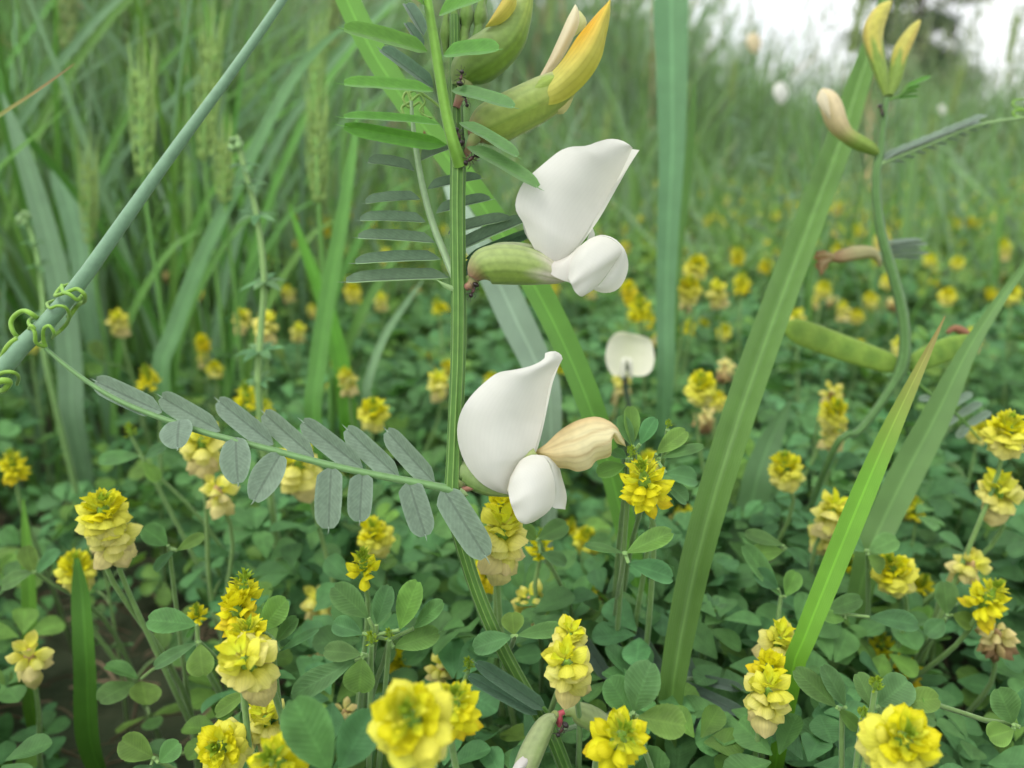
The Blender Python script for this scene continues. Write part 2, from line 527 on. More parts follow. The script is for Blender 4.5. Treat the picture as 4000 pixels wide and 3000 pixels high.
def head_layout(kind, seed):
    """list of (floret kind, 4x4 matrix) around a head of about unit radius"""
    r = np.random.default_rng(seed)
    out = []
    # count, elevation range, length range, axis range, power, width factor, start radius
    n, e0, e1, l0, l1, z0, z1, pw, wf, r0 = {
        'full': (74, -66, 84, 0.66, 0.46, -0.26, 0.34, 1.0, 1.0, 0.24),
        'fresh': (60, -42, 86, 0.72, 0.36, -0.40, 0.66, 0.92, 0.80, 0.18),
        'mature': (38, -58, 64, 0.78, 0.60, -0.50, 0.58, 1.25, 0.98, 0.16),
        'young': (46, -8, 88, 0.70, 0.32, -0.45, 0.75, 0.72, 0.80, 0.16),
        'gold': (46, -68, 75, 0.68, 0.48, -0.30, 0.38, 1.1, 0.98, 0.20),
        'loose': (17, -60, 45, 0.78, 0.66, -0.35, 0.40, 1.1, 0.78, 0.14),
        'withered': (30, -74, 20, 0.74, 0.62, -0.40, 0.45, 1.1, 0.62, 0.16)}[kind]
    jit = 20 if kind in ('withered', 'loose', 'mature') else 13
    for i in range(n):
        t = (i + 0.5) / n
        e = math.radians(e0 + (e1 - e0) * t ** pw + r.uniform(-jit, jit))
        ph = i * 2.39996 + r.uniform(-0.45, 0.45)
        L = (l0 + (l1 - l0) * t) * r.uniform(0.80, 1.18)
        z = z0 + (z1 - z0) * t
        if kind == 'full':
            f = 'pale' if t < 0.26 else 'lemon' if t < 0.55 else 'fresh' if t < 0.74 else 'upright' if t < 0.86 else 'budy' if t < 0.94 else 'bud'
        elif kind == 'fresh':
            f = 'gold' if t < 0.10 else 'fresh' if t < 0.52 else 'upright' if t < 0.66 else 'budy' if t < 0.80 else 'bud'
        elif kind == 'mature':
            f = 'cream' if t < 0.28 else 'pale' if t < 0.68 else 'lemon' if t < 0.86 else 'upright'
        elif kind == 'young':
            f = 'fresh' if t < 0.34 else 'upright' if t < 0.48 else 'budy' if t < 0.6 else 'bud'
        elif kind == 'gold':
            f = 'gold' if t < 0.6 else 'fresh'
        elif kind == 'loose':
            f = 'cream' if t < 0.5 else 'pale'
        else:
            f = 'brown' if t < 0.35 else 'tan' if t < 0.65 else 'cream'
        yv = np.array([math.cos(e) * math.cos(ph), math.cos(e) * math.sin(ph), math.sin(e)])
        zv = np.array([-math.sin(e) * math.cos(ph), -math.sin(e) * math.sin(ph), math.cos(e)])
        if e > math.radians(38):
            zv = -zv
        xv = np.cross(yv, zv)
        W = L * wf * r.uniform(0.85, 1.15)
        M = np.eye(4)
        M[:3, 0] = xv * W; M[:3, 1] = yv * L; M[:3, 2] = zv * L
        k0 = r0 * math.cos(e)
        M[:3, 3] = (k0 * math.cos(ph), k0 * math.sin(ph), z + 0.12 * math.sin(e))
        out.append((f, M))
    return out

def head_core(kind, joined=None, low=False):
    b = MB()
    b.tube([[0, 0, -0.62], [0, 0, -0.3], [0, 0, 0.2], [0, 0, 0.6 if kind in ('fresh', 'young') else 0.42]], [0.07, 0.17, 0.2, 0.06], 6,
           C_BUD * [0.6, 0.7, 0.8] if kind not in ('withered', 'loose') else C_TAN)
    for f, M in (joined or []):
        sp_ = FSPEC[f]
        pts, cc = floret_mesh('', *sp_[:5], nu=4 if low else 6, nv=3 if low else 5, point=sp_[5], raw=True)
        q = pts.reshape(-1, 3) @ M[:3, :3].T + M[:3, 3]
        b.grid(q.reshape(pts.shape), cc)
    return b

KINDS = ['full', 'fresh', 'mature', 'young', 'gold', 'loose', 'withered']
LAYOUT = {(k, s): head_layout(k, 100 + 7 * i + s) for i, k in enumerate(KINDS) for s in range(3)}
CORE = {k: head_core(k).mesh('head_axis_' + k, M_STEM) for k in KINDS}
HEADJ = {(k, s): head_core(k, LAYOUT[(k, s)]).mesh('head_' + k, M_YEL) for k in KINDS for s in range(2)}

def rot_to(zaxis, spin=0.0):
    z = nrm(zaxis)
    x = nrm(np.cross([0, 1.0, 0.03], z))
    y = np.cross(z, x)
    x, y = x * math.cos(spin) + y * math.sin(spin), y * math.cos(spin) - x * math.sin(spin)
    M = np.eye(4)
    M[:3, 0] = x; M[:3, 1] = y; M[:3, 2] = z
    return M

def add_head(parent, kind, centre, radius, axis, detail=True, seed=0):
    M = rot_to(axis, rng.uniform(0, 6.28))
    M[:3, :3] *= radius
    M[:3, 3] = centre
    if detail:
        h = inst('flower_head', CORE[kind], parent, Matrix(M.tolist()))
        for f, fm in LAYOUT[(kind, seed % 3)]:
            o = bpy.data.objects.new('floret', FM[f])
            col.objects.link(o)
            o.parent = h
            o.matrix_basis = Matrix(fm.tolist())
    else:
        h = inst('flower_head', HEADJ[(kind, seed % 2)], parent, Matrix(M.tolist()))
    return h

def add_leaf3(parent, p0, joint, up, length, width, spread=1.05, direction=None, three=True):
    """petiole from p0 to joint with three leaflets"""
    p0 = np.asarray(p0, float); joint = np.asarray(joint, float)
    b = MB()
    mid = (p0 + joint) / 2 + np.array([0, 0, 0.15]) * np.linalg.norm(joint - p0)
    b.tube(cr([p0, mid, joint], 7), np.linspace(0.00050, 0.00038, 7), 6, C_TSTEM * 0.9)
    lf = b.build('leaf', M_STEM, parent)
    d = nrm((joint - p0) if direction is None else direction)
    n = nrm(np.asarray(up) - d * np.dot(up, d) * 0.8)
    d = nrm(d - n * np.dot(d, n))
    side = np.cross(d, n)
    for k, a in enumerate((-spread, 0.0, spread)):
        dv = nrm(d * math.cos(a) + side * math.sin(a) + n * rng.uniform(-0.05, 0.25))
        ln = length * rng.uniform(0.88, 1.1)
        nn = nrm(n + 0.25 * rng.normal(size=3) - 0.2 * dv)
        st = joint + dv * 0.0006 * (3 if k == 1 else 1)
        inst('leaflet', TL[rng.integers(0, 3)], lf, leaf_matrix(st, st + dv * ln, width * rng.uniform(0.9, 1.1), nn))
    return lf

def stem_path(top, foot, n=14, bow=0.008, axis=None):
    top = np.asarray(top, float); foot = np.asarray(foot, float)
    ax = np.array([0, 0, 1.0]) if axis is None else nrm(axis)
    h = top[2] - foot[2]
    a = top - ax * min(0.014, h * 0.3)
    m = foot * 0.45 + a * 0.55 + np.array([rng.uniform(-bow, bow), rng.uniform(-bow, bow), 0])
    return cr([foot, m, a, top], n)

def hero_trefoil(px, py, wpx, kind, label, leaves=3, size=0.0115, tilt=(0, 0, 0), foot=None, group=None, seed=0, d=None, detail=True, ratio=1.0):
    dd = size * FPX / wpx if d is None else d
    r = 0.5 * wpx * dd / FPX / 0.80
    c = P(px, py, dd)
    ax = nrm(np.array([0, -0.25, 1.0]) + np.asarray(tilt, float) + 0.12 * rng.normal(size=3))
    if foot is None:
        foot = np.array([c[0] + rng.uniform(-0.022, 0.022), c[1] + rng.uniform(0.004, 0.035), -0.004])
    t = thing('hop_trefoil', label, 'trefoil', foot, group)
    sp = stem_path(c - ax * r * 0.55, foot, 16, axis=ax)
    b = MB()
    b.tube(sp, np.linspace(0.0010, 0.00055, 16), 7, C_TSTEM)
    b.build('stem', M_STEM, t)
    add_head(t, kind, c, r, ax, detail and wpx >= 115, seed)
    for k in range(leaves):
        i = int(np.clip(round(5 + k * 8 / max(leaves, 1) + rng.uniform(-1, 1)), 2, 12))
        p0 = sp[i]
        a = rng.uniform(0, 6.28)
        out = np.array([math.cos(a), math.sin(a) * 0.8 + 0.15, rng.uniform(0.1, 0.7)])
        j = p0 + nrm(out) * rng.uniform(0.006, 0.014)
        add_leaf3(t, p0, j, [0.1 * rng.normal(), -0.35 + 0.2 * rng.normal(), 1], rng.uniform(0.0085, 0.0112), rng.uniform(0.0056, 0.0072))
    return t

# ------------------------------------------------------------------ far tree
def make_tree():
    base = np.array([9.35, 20.0, 0.0])
    t = thing('pine_tree', 'dark sparse pine tree standing far off beyond the meadow against the white sky', 'tree', base)
    b = MB()
    trunk = cr([base, base + [0.05, 0, 1.5], base + [-0.05, 0, 3.2], base + [0.05, 0.05, 5.6]], 14)
    b.tube(trunk, np.linspace(0.17, 0.03, 14), 9, (0.075, 0.06, 0.055))
    tips = []
    for k in range(64):
        h = rng.uniform(0.7, 5.4)
        i = min(13, int(h / 5.6 * 13))
        a = rng.uniform(0, 6.28)
        ln = (1.45 - 0.10 * h) * rng.uniform(0.45, 1.1)
        p = trunk[i]
        e = p + np.array([math.cos(a) * ln, math.sin(a) * ln, rng.uniform(-0.1, 0.5)])
        lp = cr([p, (p + e) / 2 + [0, 0, 0.1], e], 6)
        b.tube(lp, np.linspace(0.035, 0.010, 6), 5, (0.07, 0.06, 0.05))
        tips += [lp[3], lp[4], lp[5], lp[5] + rng.normal(size=3) * 0.12]
    b.build('trunk', M_BARK, t)
    f = MB()
    quads, cs = [], []
    for p in tips:
        if rng.random() < 0.10:
            continue
        rad = rng.uniform(0.13, 0.27)
        n = 70
        c = p + rng.normal(size=(n, 3)) * rad * [0.9, 0.9, 0.5]
        u = rng.normal(size=(n, 3)); u /= np.linalg.norm(u, axis=1)[:, None]
        v = np.cross(u, rng.normal(size=(n, 3))); v /= np.linalg.norm(v, axis=1)[:, None]
        L = rng.uniform(0.05, 0.12, (n, 1)); W = L * 0.28
        quads.append(np.stack([c - u * L - v * W, c + u * L - v * W * 0.5, c + u * L + v * W * 0.5, c - u * L + v * W], 1))
        cs.append(np.repeat(np.array([[0.055, 0.085, 0.050]]) * rng.uniform(0.7, 1.3), n * 4, 0))
    q = np.concatenate(quads)
    f.add(q.reshape(-1, 3), np.concatenate(cs), None, np.arange(len(q) * 4).reshape(-1, 4))
    f.build('crown', M_NEEDLE, t)
make_tree()

# ------------------------------------------------------------------ stuff: leaf carpet, far flowers, far grass
_hy = np.array([0.0, 0.16, 0.34, 0.52, 0.70, 0.86, 0.96, 1.0])
_hw = np.array([0.03, 0.15, 0.29, 0.40, 0.43, 0.36, 0.20, 0.05])
UL_V = np.concatenate([np.stack([k * _hw, _hy, 0.28 * np.abs(k) * _hw - 0.10 * (_hy - 0.4) ** 2], 1) for k in (-1, 0, 1)])
UL_Q = np.array([[r * 8 + i, (r + 1) * 8 + i, (r + 1) * 8 + i + 1, r * 8 + i + 1] for r in (0, 1) for i in range(7)])
UL_L = np.stack([np.repeat([-1.0, 0.0, 1.0], 8), UL_V[:, 1], 0 * UL_V[:, 0]], 1)
LO_V = np.array([[0, 0, 0], [0.20, 0.28, 0.05], [0.42, 0.62, 0.10], [0.27, 0.93, 0.04], [0, 1, -0.05], [-0.27, 0.93, 0.04], [-0.42, 0.62, 0.10], [-0.20, 0.28, 0.05], [0, 0.6, 0.0]])
LO_Q = np.array([[0, 1, 2, 8], [8, 2, 3, 4], [0, 8, 6, 7], [8, 4, 5, 6]])
LO_L = np.stack([np.sign(LO_V[:, 0]) * 0.9, LO_V[:, 1], 0 * LO_V[:, 0]], 1)

def carpet(name, label, cat, pos, size, colour, tiltv, mat, far=False):
    n = len(pos)
    UV, UQ, UL = (LO_V, LO_Q, LO_L) if far else (UL_V, UL_Q, UL_L)
    NL = len(UV)
    tl = rng.uniform(0, tiltv, n); az = rng.uniform(0, 6.28, n)
    Z = np.stack([np.sin(tl) * np.cos(az), np.sin(tl) * np.sin(az) - 0.18, np.cos(tl)], 1)
    Z /= np.linalg.norm(Z, axis=1)[:, None]
    h = rng.uniform(0, 6.28, n)
    D = np.stack([np.cos(h), np.sin(h), 0 * h], 1)
    D -= Z * (D * Z).sum(1)[:, None]; D /= np.linalg.norm(D, axis=1)[:, None]
    S = np.cross(D, Z)
    b = MB()
    allv, allc, alll = [], [], []
    for a in (-1.15, 0, 1.15):
        aa = a + rng.uniform(-0.15, 0.15, n)
        up = rng.uniform(-0.15, 0.3, n)[:, None]
        Y = D * np.cos(aa)[:, None] + S * np.sin(aa)[:, None] + Z * up
        Y /= np.linalg.norm(Y, axis=1)[:, None]
        X = np.cross(Y, Z); X /= np.linalg.norm(X, axis=1)[:, None]
        N = np.cross(X, Y)
        sl = (size * rng.uniform(0.85, 1.1, n))[:, None, None]
        st = pos + Y * 0.0012
        v = st[:, None] + sl * (UV[None, :, 0:1] * 0.80 * X[:, None] + UV[None, :, 1:2] * Y[:, None] + UV[None, :, 2:3] * N[:, None])
        allv.append(v.reshape(-1, 3))
        cc = colour * rng.uniform(0.8, 1.2, (n, 1))
        allc.append(np.repeat(cc, NL, 0))
        alll.append(np.tile(UL, (n, 1)))
    V = np.concatenate(allv)
    m = len(V) // NL
    q = (UQ[None] + NL * np.arange(m)[:, None, None]).reshape(-1, 4)
    b.add(V, np.concatenate(allc), np.concatenate(alll), q)
    return tag(b.build(name, mat), label, cat, kind='stuff')

def vnoise(x, y, f, s=0):
    return 0.5 + 0.25 * (np.sin(x * f + 1.7 + s) * np.cos(y * f * 1.13 + 0.6 + s) + np.sin((x + y) * f * 0.57 + 2.1 * s) * np.cos((x - y) * f * 0.71))

def grassiness(x, y):
    """1 where tall grass rules (the left and the far field), 0 in the open trefoil patch"""
    a = np.clip((-x - 0.03 - 0.16 * y) / (0.06 + 0.10 * y), 0, 1) * np.clip((y - 0.16) / 0.1, 0, 1)
    f = np.clip((y - 1.7) / 1.4, 0, 1)
    return np.clip(np.maximum(a, f), 0, 1)

def scatter(n, y0, y1, pw=1.0, margin=0.25, spread=0.95):
    y = y0 + (y1 - y0) * rng.random(n) ** pw
    hw = spread * y + margin
    x = rng.uniform(-1, 1, n) * hw
    return x, y

def leaf_colours(n):
    a = rng.random((n, 1))
    c = C_TLEAF * (1 - a) + a * (C_TLEAF * [0.82, 0.97, 1.35])
    k = rng.random((n, 1)) < 0.12
    return np.where(k, C_TLEAF * [1.3, 1.15, 0.8], c) * rng.uniform(0.8, 1.25, (n, 1))

# near undergrowth
x, y = scatter(12500, 0.05, 0.62, 0.85, 0.12)
z = 0.010 + (0.083 + 0.012 * (y > 0.3)) * rng.random(len(x)) ** 0.9 * (0.65 + 0.5 * vnoise(x, y, 28))
gap = np.clip(1.25 - np.abs(x + 0.015 + 0.49 * y) / (0.012 + 0.11 * y), 0, 1) * (y < 0.29)           # the dark gap at the left with litter on the ground
keep = (np.sqrt(x ** 2 + y ** 2 + (z - 0.2) ** 2) > 0.145) & (rng.random(len(x)) > 0.55 * grassiness(x, y)) & (rng.random(len(x)) > gap * 1.6)
z = z * (1 - 0.35 * grassiness(x, y))
pos = np.stack([x, y, z], 1)[keep]
carpet('trefoil_undergrowth', 'dense green three-part leaves filling the undergrowth below the yellow heads', 'undergrowth', pos, rng.uniform(0.0075, 0.0108, len(pos)), leaf_colours(len(pos)), 0.8, M_LEAF)
# farther carpet
x, y = scatter(24000, 0.6, 3.4, 1.3)
z = 0.035 + 0.085 * rng.random(len(x)) ** 0.6 * (0.75 + 0.4 * vnoise(x, y, 14))
keep = rng.random(len(x)) > 0.85 * grassiness(x, y)
pos = np.stack([x, y, z], 1)[keep]
carpet('trefoil_carpet', 'green trefoil leaves receding across the open meadow', 'ground cover', pos, rng.uniform(0.009, 0.013, len(pos)) * (1 + 0.12 * pos[:, 1]), leaf_colours(len(pos)) * [1.35, 1.2, 0.9], 0.9, M_LEAF, True)

# far yellow heads
def far_heads():
    x, y = scatter(4200, 0.72, 3.8, 1.15)
    keep = rng.random(len(x)) > 0.80 * grassiness(x, y)
    x, y = x[keep], y[keep]
    z = 0.085 + 0.045 * rng.random(len(x)) + 0.012 * vnoise(x, y, 9)
    tmpl = []
    for k in ('full', 'mature', 'gold', 'young', 'full'):
        lay = LAYOUT[(k, 0)][::2]
        bb = head_core(k, lay, True)
        V = np.vstack(bb.V); C = np.vstack(bb.C); Lu = np.vstack(bb.L); Q = np.vstack(bb.F4)
        tmpl.append((V * [1.05, 1.05, 1], C, Lu, Q))
    b = MB()
    for i in range(len(x)):
        V, C, Lu, Q = tmpl[rng.integers(0, len(tmpl))]
        s = rng.uniform(0.0036, 0.0060)
        a = rng.uniform(0, 6.28)
        R = np.array([[math.cos(a), -math.sin(a), 0], [math.sin(a), math.cos(a), 0], [0, 0, 1]])
        b.add(V @ R.T * s + [x[i], y[i], z[i]], C * rng.uniform(0.85, 1.1), Lu, Q)
        h = np.array([[0.0006, 0, 0], [-0.0006, 0, 0], [-0.0006, 0, -z[i]], [0.0006, 0, -z[i]]]) + [x[i], y[i], z[i] - s * 0.4]
        b.add(h, C_TSTEM, None, [[0, 1, 2, 3]])
    tag(b.build('far_trefoil_heads', M_YEL), 'small blurred yellow trefoil heads dotted over the far meadow', 'flowers', kind='stuff')
far_heads()

def blades(b, x, y, z, length, width, lean, colour, segs=6, droop=0.5):
    n = len(x)
    az = rng.uniform(0, 6.28, n)
    dr = np.stack([np.cos(az), np.sin(az), 0 * az], 1)
    fa = rng.uniform(-1.2, 1.2, n) + 0.0
    sd_ = np.stack([np.cos(fa), np.sin(fa), 0 * fa], 1)
    t = np.linspace(0, 1, segs + 1)
    hz = (lean[:, None] * t[None] + (droop * rng.random(n))[:, None] * t[None] ** 3) * length[:, None]
    vt = (t[None] - 0.25 * (droop * rng.random(n))[:, None] * t[None] ** 3) * length[:, None]
    ctr = np.stack([x, y, z], 1)[:, None] + dr[:, None] * hz[..., None] + np.array([0, 0, 1.0]) * vt[..., None]
    wd = width[:, None] * np.clip(np.minimum(0.55 + t * 1.8, (1 - t) * 2.2 + 0.03), 0, 1)[None]
    A = ctr - sd_[:, None] * wd[..., None] * 0.5
    Bv = ctr + sd_[:, None] * wd[..., None] * 0.5
    V = np.stack([A, Bv], 2).reshape(-1, 3)
    m = (segs + 1) * 2
    k = np.arange(segs) * 2
    q1 = np.stack([k, k + 1, k + 3, k + 2], 1)
    q = (q1[None] + m * np.arange(n)[:, None, None]).reshape(-1, 4)
    C = np.repeat(colour, m, 0)
    Lu = np.tile(np.stack([np.tile([-0.5, 0.5], segs + 1), np.repeat(t, 2), np.zeros(m)], 1), (n, 1))
    b.add(V, C, Lu, q)
    return ctr

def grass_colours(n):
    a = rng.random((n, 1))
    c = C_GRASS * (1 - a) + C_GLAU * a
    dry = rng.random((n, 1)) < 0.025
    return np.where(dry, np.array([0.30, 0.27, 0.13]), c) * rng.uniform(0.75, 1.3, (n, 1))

def far_grass():
    b = MB()
    # tall stand to the left, 0.45 m onward
    x, y = scatter(21000, 0.62, 3.4, 1.1)
    g = grassiness(x, y)
    k = rng.random(len(x)) < np.clip(g * 0.62 + 0.24, 0, 1)
    x, y, g = x[k], y[k], g[k]
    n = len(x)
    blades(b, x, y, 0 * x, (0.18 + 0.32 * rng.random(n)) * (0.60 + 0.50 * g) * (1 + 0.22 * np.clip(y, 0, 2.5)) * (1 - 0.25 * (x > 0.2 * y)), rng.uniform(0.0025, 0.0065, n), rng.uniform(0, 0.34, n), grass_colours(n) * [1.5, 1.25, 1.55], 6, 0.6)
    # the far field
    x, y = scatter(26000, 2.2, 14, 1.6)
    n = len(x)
    blades(b, x, y, 0 * x, (0.34 + 0.36 * rng.random(n)) * np.where(x > 0.30 * y, 0.62, np.where(x > 0.19 * y, 0.85, 1.3)), rng.uniform(0.006, 0.012, n) * (1 + 0.12 * y), rng.uniform(0, 0.22, n), grass_colours(n) * [1.85, 1.45, 2.0], 5, 0.5)  # blade colour paled to carry haze and lens glare
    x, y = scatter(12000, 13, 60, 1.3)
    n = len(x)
    blades(b, x, y, 0 * x, (0.35 + 0.35 * rng.random(n)), rng.uniform(0.03, 0.07, n) * (1 + 0.03 * y), rng.uniform(0, 0.2, n), grass_colours(n) * [1.9, 1.5, 2.1], 4, 0.4)  # farthest blades, the same haze paleness put into their colour
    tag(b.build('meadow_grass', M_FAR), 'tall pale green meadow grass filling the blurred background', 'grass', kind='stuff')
    # fine seed heads on thin stalks
    b = MB()
    x, y = scatter(5000, 0.8, 6.0, 1.2)
    k = rng.random(len(x)) < grassiness(x, y) * 0.8 + 0.05
    x, y = x[k], y[k]
    n = len(x)
    ln = rng.uniform(0.32, 0.62, n) * np.where(x > 0.19 * y, 0.95, 1.0) * (1 + 0.12 * np.clip(y, 0, 4))
    ctr = blades(b, x, y, 0 * x, ln, np.full(n, 0.0017) * (1 + 0.3 * y), rng.uniform(0, 0.22, n), np.tile(np.array([[0.14, 0.2, 0.09]]), (n, 1)), 5, 0.25)
    for i in range(n):
        p = ctr[i, -1]
        for j in range(9):
            o = p + np.array([0, 0, -0.011 * j]) + rng.normal(size=3) * 0.004
            d_ = nrm(rng.normal(size=3) * [0.5, 0.5, 0.2] + [0, 0, 0.9])
            s_ = nrm(np.cross(d_, rng.normal(size=3)))
            L_, w_ = rng.uniform(0.012, 0.022), 0.0028 * (1 + 0.2 * p[1])
            b.add([o, o + d_ * L_ * 0.5 + s_ * w_, o + d_ * L_, o + d_ * L_ * 0.5 - s_ * w_], np.array([0.26, 0.31, 0.17]) * rng.uniform(0.7, 1.2), None, [[0, 1, 2, 3]])
    tag(b.build('grass_seed_heads', M_FAR), 'fine pale seed heads hazed through the distant grass', 'seed heads', kind='stuff')
far_grass()

# dead litter on the ground
def litter():
    b = MB()
    n = 2600
    x, y = scatter(n, 0.06, 0.7, 0.8, 0.1, 0.75)
    for i in range(n):
        a = rng.uniform(0, 6.28)
        L = rng.uniform(0.008, 0.04); r = rng.uniform(0.0002, 0.0007)
        d = np.array([math.cos(a), math.sin(a), rng.uniform(-0.05, 0.15)]) * L
        p = np.array([x[i], y[i], rng.uniform(0.003, 0.012)])
        b.tube(cr([p - d / 2, p + [0, 0, 0.003], p + d / 2], 4), r, 3, np.array([0.20, 0.155, 0.09]) * rng.uniform(0.2, 1.1), end=False)
    tag(b.build('dead_litter', M_BARK), 'brown dead stalks littering the dark soil', 'litter', kind='stuff')
litter()

# ------------------------------------------------------------------ grass blades that can be told apart
def blade_mesh(b, pts, wid, nh, c, fold=0.25, nv=7, n=40, tipc=None):
    """pts: world points tip -> foot; wid: widths; nh: facing"""
    q = cr(np.hstack([np.asarray(pts, float), np.asarray(wid, float)[:, None]]), n)
    p, wd = q[:, :3], np.clip(q[:, 3], 0.0001, None)
    tg = np.gradient(p, axis=0); tg /= np.linalg.norm(tg, axis=1)[:, None]
    nh = np.broadcast_to(np.asarray(nh, float), p.shape)
    sdv = np.cross(tg, nh); sdv /= np.linalg.norm(sdv, axis=1)[:, None] + 1e-9
    nv_ = np.cross(sdv, tg)
    s = np.linspace(-1, 1, nv)
    pg = p[:, None] + sdv[:, None] * (wd[:, None] * 0.5 * s)[..., None] + nv_[:, None] * (wd[:, None] * 0.5 * fold * (np.abs(s) - 0.5))[..., None]
    t = np.linspace(0, 1, n)[:, None, None]
    cc = np.asarray(c, float) * (1.08 - 0.16 * t) + 0 * pg
    if tipc is not None:
        m = np.clip(1 - t * 5, 0, 1)
        cc = cc * (1 - m) + np.asarray(tipc) * m
    b.grid(pg, cc)

def down(p, dx=0.0, dy=0.0, k=2):
    """points that lead from p to the ground"""
    p = np.asarray(p, float)
    f = np.array([p[0] + dx, p[1] + dy, -0.004])
    return [p * (1 - t) + f * t for t in np.linspace(0, 1, k + 1)[1:]]

def hero_blade(spec, label, c=C_GRASS, face=(1, 0.2, 0.2), fold=0.25, dx=0.0, dy=0.01, tipc=None, foot_w=0.6, name='grass_plant', group=None):
    pts = [P(x, y, d) for x, y, w_, d in spec]
    wid = [w_ * d / FPX for x, y, w_, d in spec]
    dn = down(pts[-1], dx, dy)
    t = thing(name, label, 'grass', dn[-1], group)
    b = MB()
    blade_mesh(b, pts + dn, wid + [wid[-1] * foot_w] * len(dn), hint(*face), c, fold, tipc=tipc)
    b.build('blade', M_GRASS, t)
    return t

C_BRIGHT = np.array([0.095, 0.27, 0.022])
G1 = hero_blade([(1290, -160, 95, .20), (1375, 40, 100, .2), (1480, 240, 105, .2), (1610, 430, 105, .2), (1770, 640, 105, .2), (1935, 870, 108, .2), (2070, 1080, 110, .2), (2190, 1310, 112, .2), (2300, 1570, 110, .2), (2390, 1850, 100, .205), (2450, 2110, 92, .21), (2500, 2400, 85, .215)],
           'long bright green grass blade slanting down behind the white-flowered vetch, with small rust spots', C_BRIGHT * [1.0, 0.92, 1.6], (1, 0.1, 0.35), 0.3)
for x_, y_, r_ in [(1330, 32, 9), (1322, 8, 6), (2098, 1205, 11), (1658, 520, 8)]:
    b = MB(); b.ell(P(x_, y_, .2), np.stack([RIGHT * r_ * .62, UP * r_ * 1.25, FWD * r_ * 0.9]) * .2 / FPX, (0.15, 0.045, 0.018), 6, 8); b.build('rust_spot', M_STEM, G1)
hero_blade([(1750, 720, 40, .26), (1850, 930, 100, .25), (1945, 1100, 125, .25), (2020, 1260, 130, .25), (2100, 1430, 115, .25), (2150, 1600, 90, .25)],
           'broad pale grey-green grass blade behind the calyx of the upper white flower', np.array([0.21, 0.30, 0.21]), (1, 0.4, -0.2), 0.2)
hero_blade([(2640, -300, 120, .31), (2622, 0, 132, .31), (2625, 300, 122, .31), (2625, 600, 100, .31), (2610, 900, 86, .31), (2600, 1240, 72, .31), (2600, 1500, 66, .31)],
           'broad blue-green grass blade standing upright to the right of the two white flowers', C_GLAU * [0.9, 1.05, 0.9], (1, 0, -0.3), 0.3)
hero_blade([(2715, 330, 8, .33), (2700, 500, 40, .33), (2670, 800, 46, .33), (2640, 1050, 42, .33), (2630, 1300, 38, .33)],
           'narrow grass blade tucked against the right side of the upright blue-green blade', C_GRASS * 1.1, (1, 0, 0.4), 0.3)
hero_blade([(3470, -60, 30, .285), (3410, 150, 62, .28), (3330, 400, 92, .27), (3275, 570, 104, .26), (3150, 900, 112, .235), (3000, 1300, 122, .205), (2855, 1720, 126, .185), (2735, 2130, 120, .182), (2660, 2480, 108, .18), (2625, 2700, 96, .18)],
           'wide folded grass blade leaning right and passing behind the pale closed vetch buds', C_GRASS * [1.05, 1.0, 1.2], (1, 0.1, -0.35), 0.95)
hero_blade([(3692, 1235, 3, .168), (3600, 1425, 36, .168), (3470, 1700, 74, .168), (3350, 1980, 92, .168), (3240, 2250, 92, .168), (3140, 2500, 84, .168), (3090, 2650, 78, .170)],
           'bright fresh green grass blade tapering to a fine reddish tip over the trefoil patch', C_BRIGHT * [1.05, 1.05, 1], (1, 0.2, -0.2), 0.22, tipc=(0.25, 0.2, 0.06))
hero_blade([(4120, 880, 8, .21), (4000, 1040, 26, .215), (3860, 1240, 46, .215), (3770, 1390, 66, .215), (3660, 1620, 105, .215), (3540, 1850, 122, .215), (3430, 2080, 112, .215), (3380, 2220, 100, .215)],
           'dull green grass blade beside the bright tapering one, its tip bent toward the field', C_GRASS * [1.0, 0.9, 1.3], (1, 0.2, -0.3), 0.3)
hero_blade([(3090, 1560, 10, .27), (3020, 1700, 80, .27), (2965, 1850, 118, .265), (2930, 2000, 120, .265), (2890, 2150, 112, .26), (2860, 2300, 100, .26)],
           'short broad dull grass blade low between the trefoil leaves', C_GRASS * [0.95, 0.8, 1.6], (1, 0.3, 0.1), 0.15)
hero_blade([(292, 248, 3, .2), (160, 345, 14, .2), (0, 450, 22, .2), (-110, 530, 26, .2), (-220, 660, 28, .2)],
           'thin grass tip with a reddish end poking in above the thick stalk', C_BRIGHT, (1, 0.5, 0), 0.3, tipc=(0.22, 0.10, 0.05), dx=-0.03)
hero_blade([(5, 360, 8, .36), (70, 540, 55, .36), (140, 760, 74, .36), (210, 1020, 86, .36), (255, 1250, 92, .36), (275, 1460, 90, .36), (285, 1650, 84, .36)],
           'wide grey-green grass blade with a pointed tip behind the tendril', C_GLAU, (1, 0, 0.3), 0.2)
hero_blade([(205, 650, 20, .40), (245, 720, 76, .40), (285, 850, 84, .40), (318, 1000, 80, .40), (335, 1180, 70, .40)],
           'blunt torn pale grass blade among the dark left-hand grass', C_GLAU * 1.15, (1, 0.3, 0.5), 0.15)
hero_blade([(1420, 60, 5, .33), (1300, 140, 30, .335), (1180, 260, 50, .34), (1080, 420, 58, .34), (960, 660, 62, .34), (860, 860, 68, .34), (760, 1080, 76, .34), (680, 1300, 82, .34), (630, 1480, 84, .34)],
           'long arching blue-green grass blade crossing behind the thick slanting stalk', C_GLAU * [0.8, 1, 0.7], (1, 0.2, -0.3), 0.3)
hero_blade([(1405, 380, 6, .30), (1375, 620, 40, .30), (1330, 900, 60, .30), (1275, 1200, 72, .30), (1240, 1450, 74, .30), (1225, 1640, 70, .30)],
           'straight green grass blade left of the comb-like upper vetch leaf', C_GRASS * 1.2, (1, 0, -0.2), 0.3)
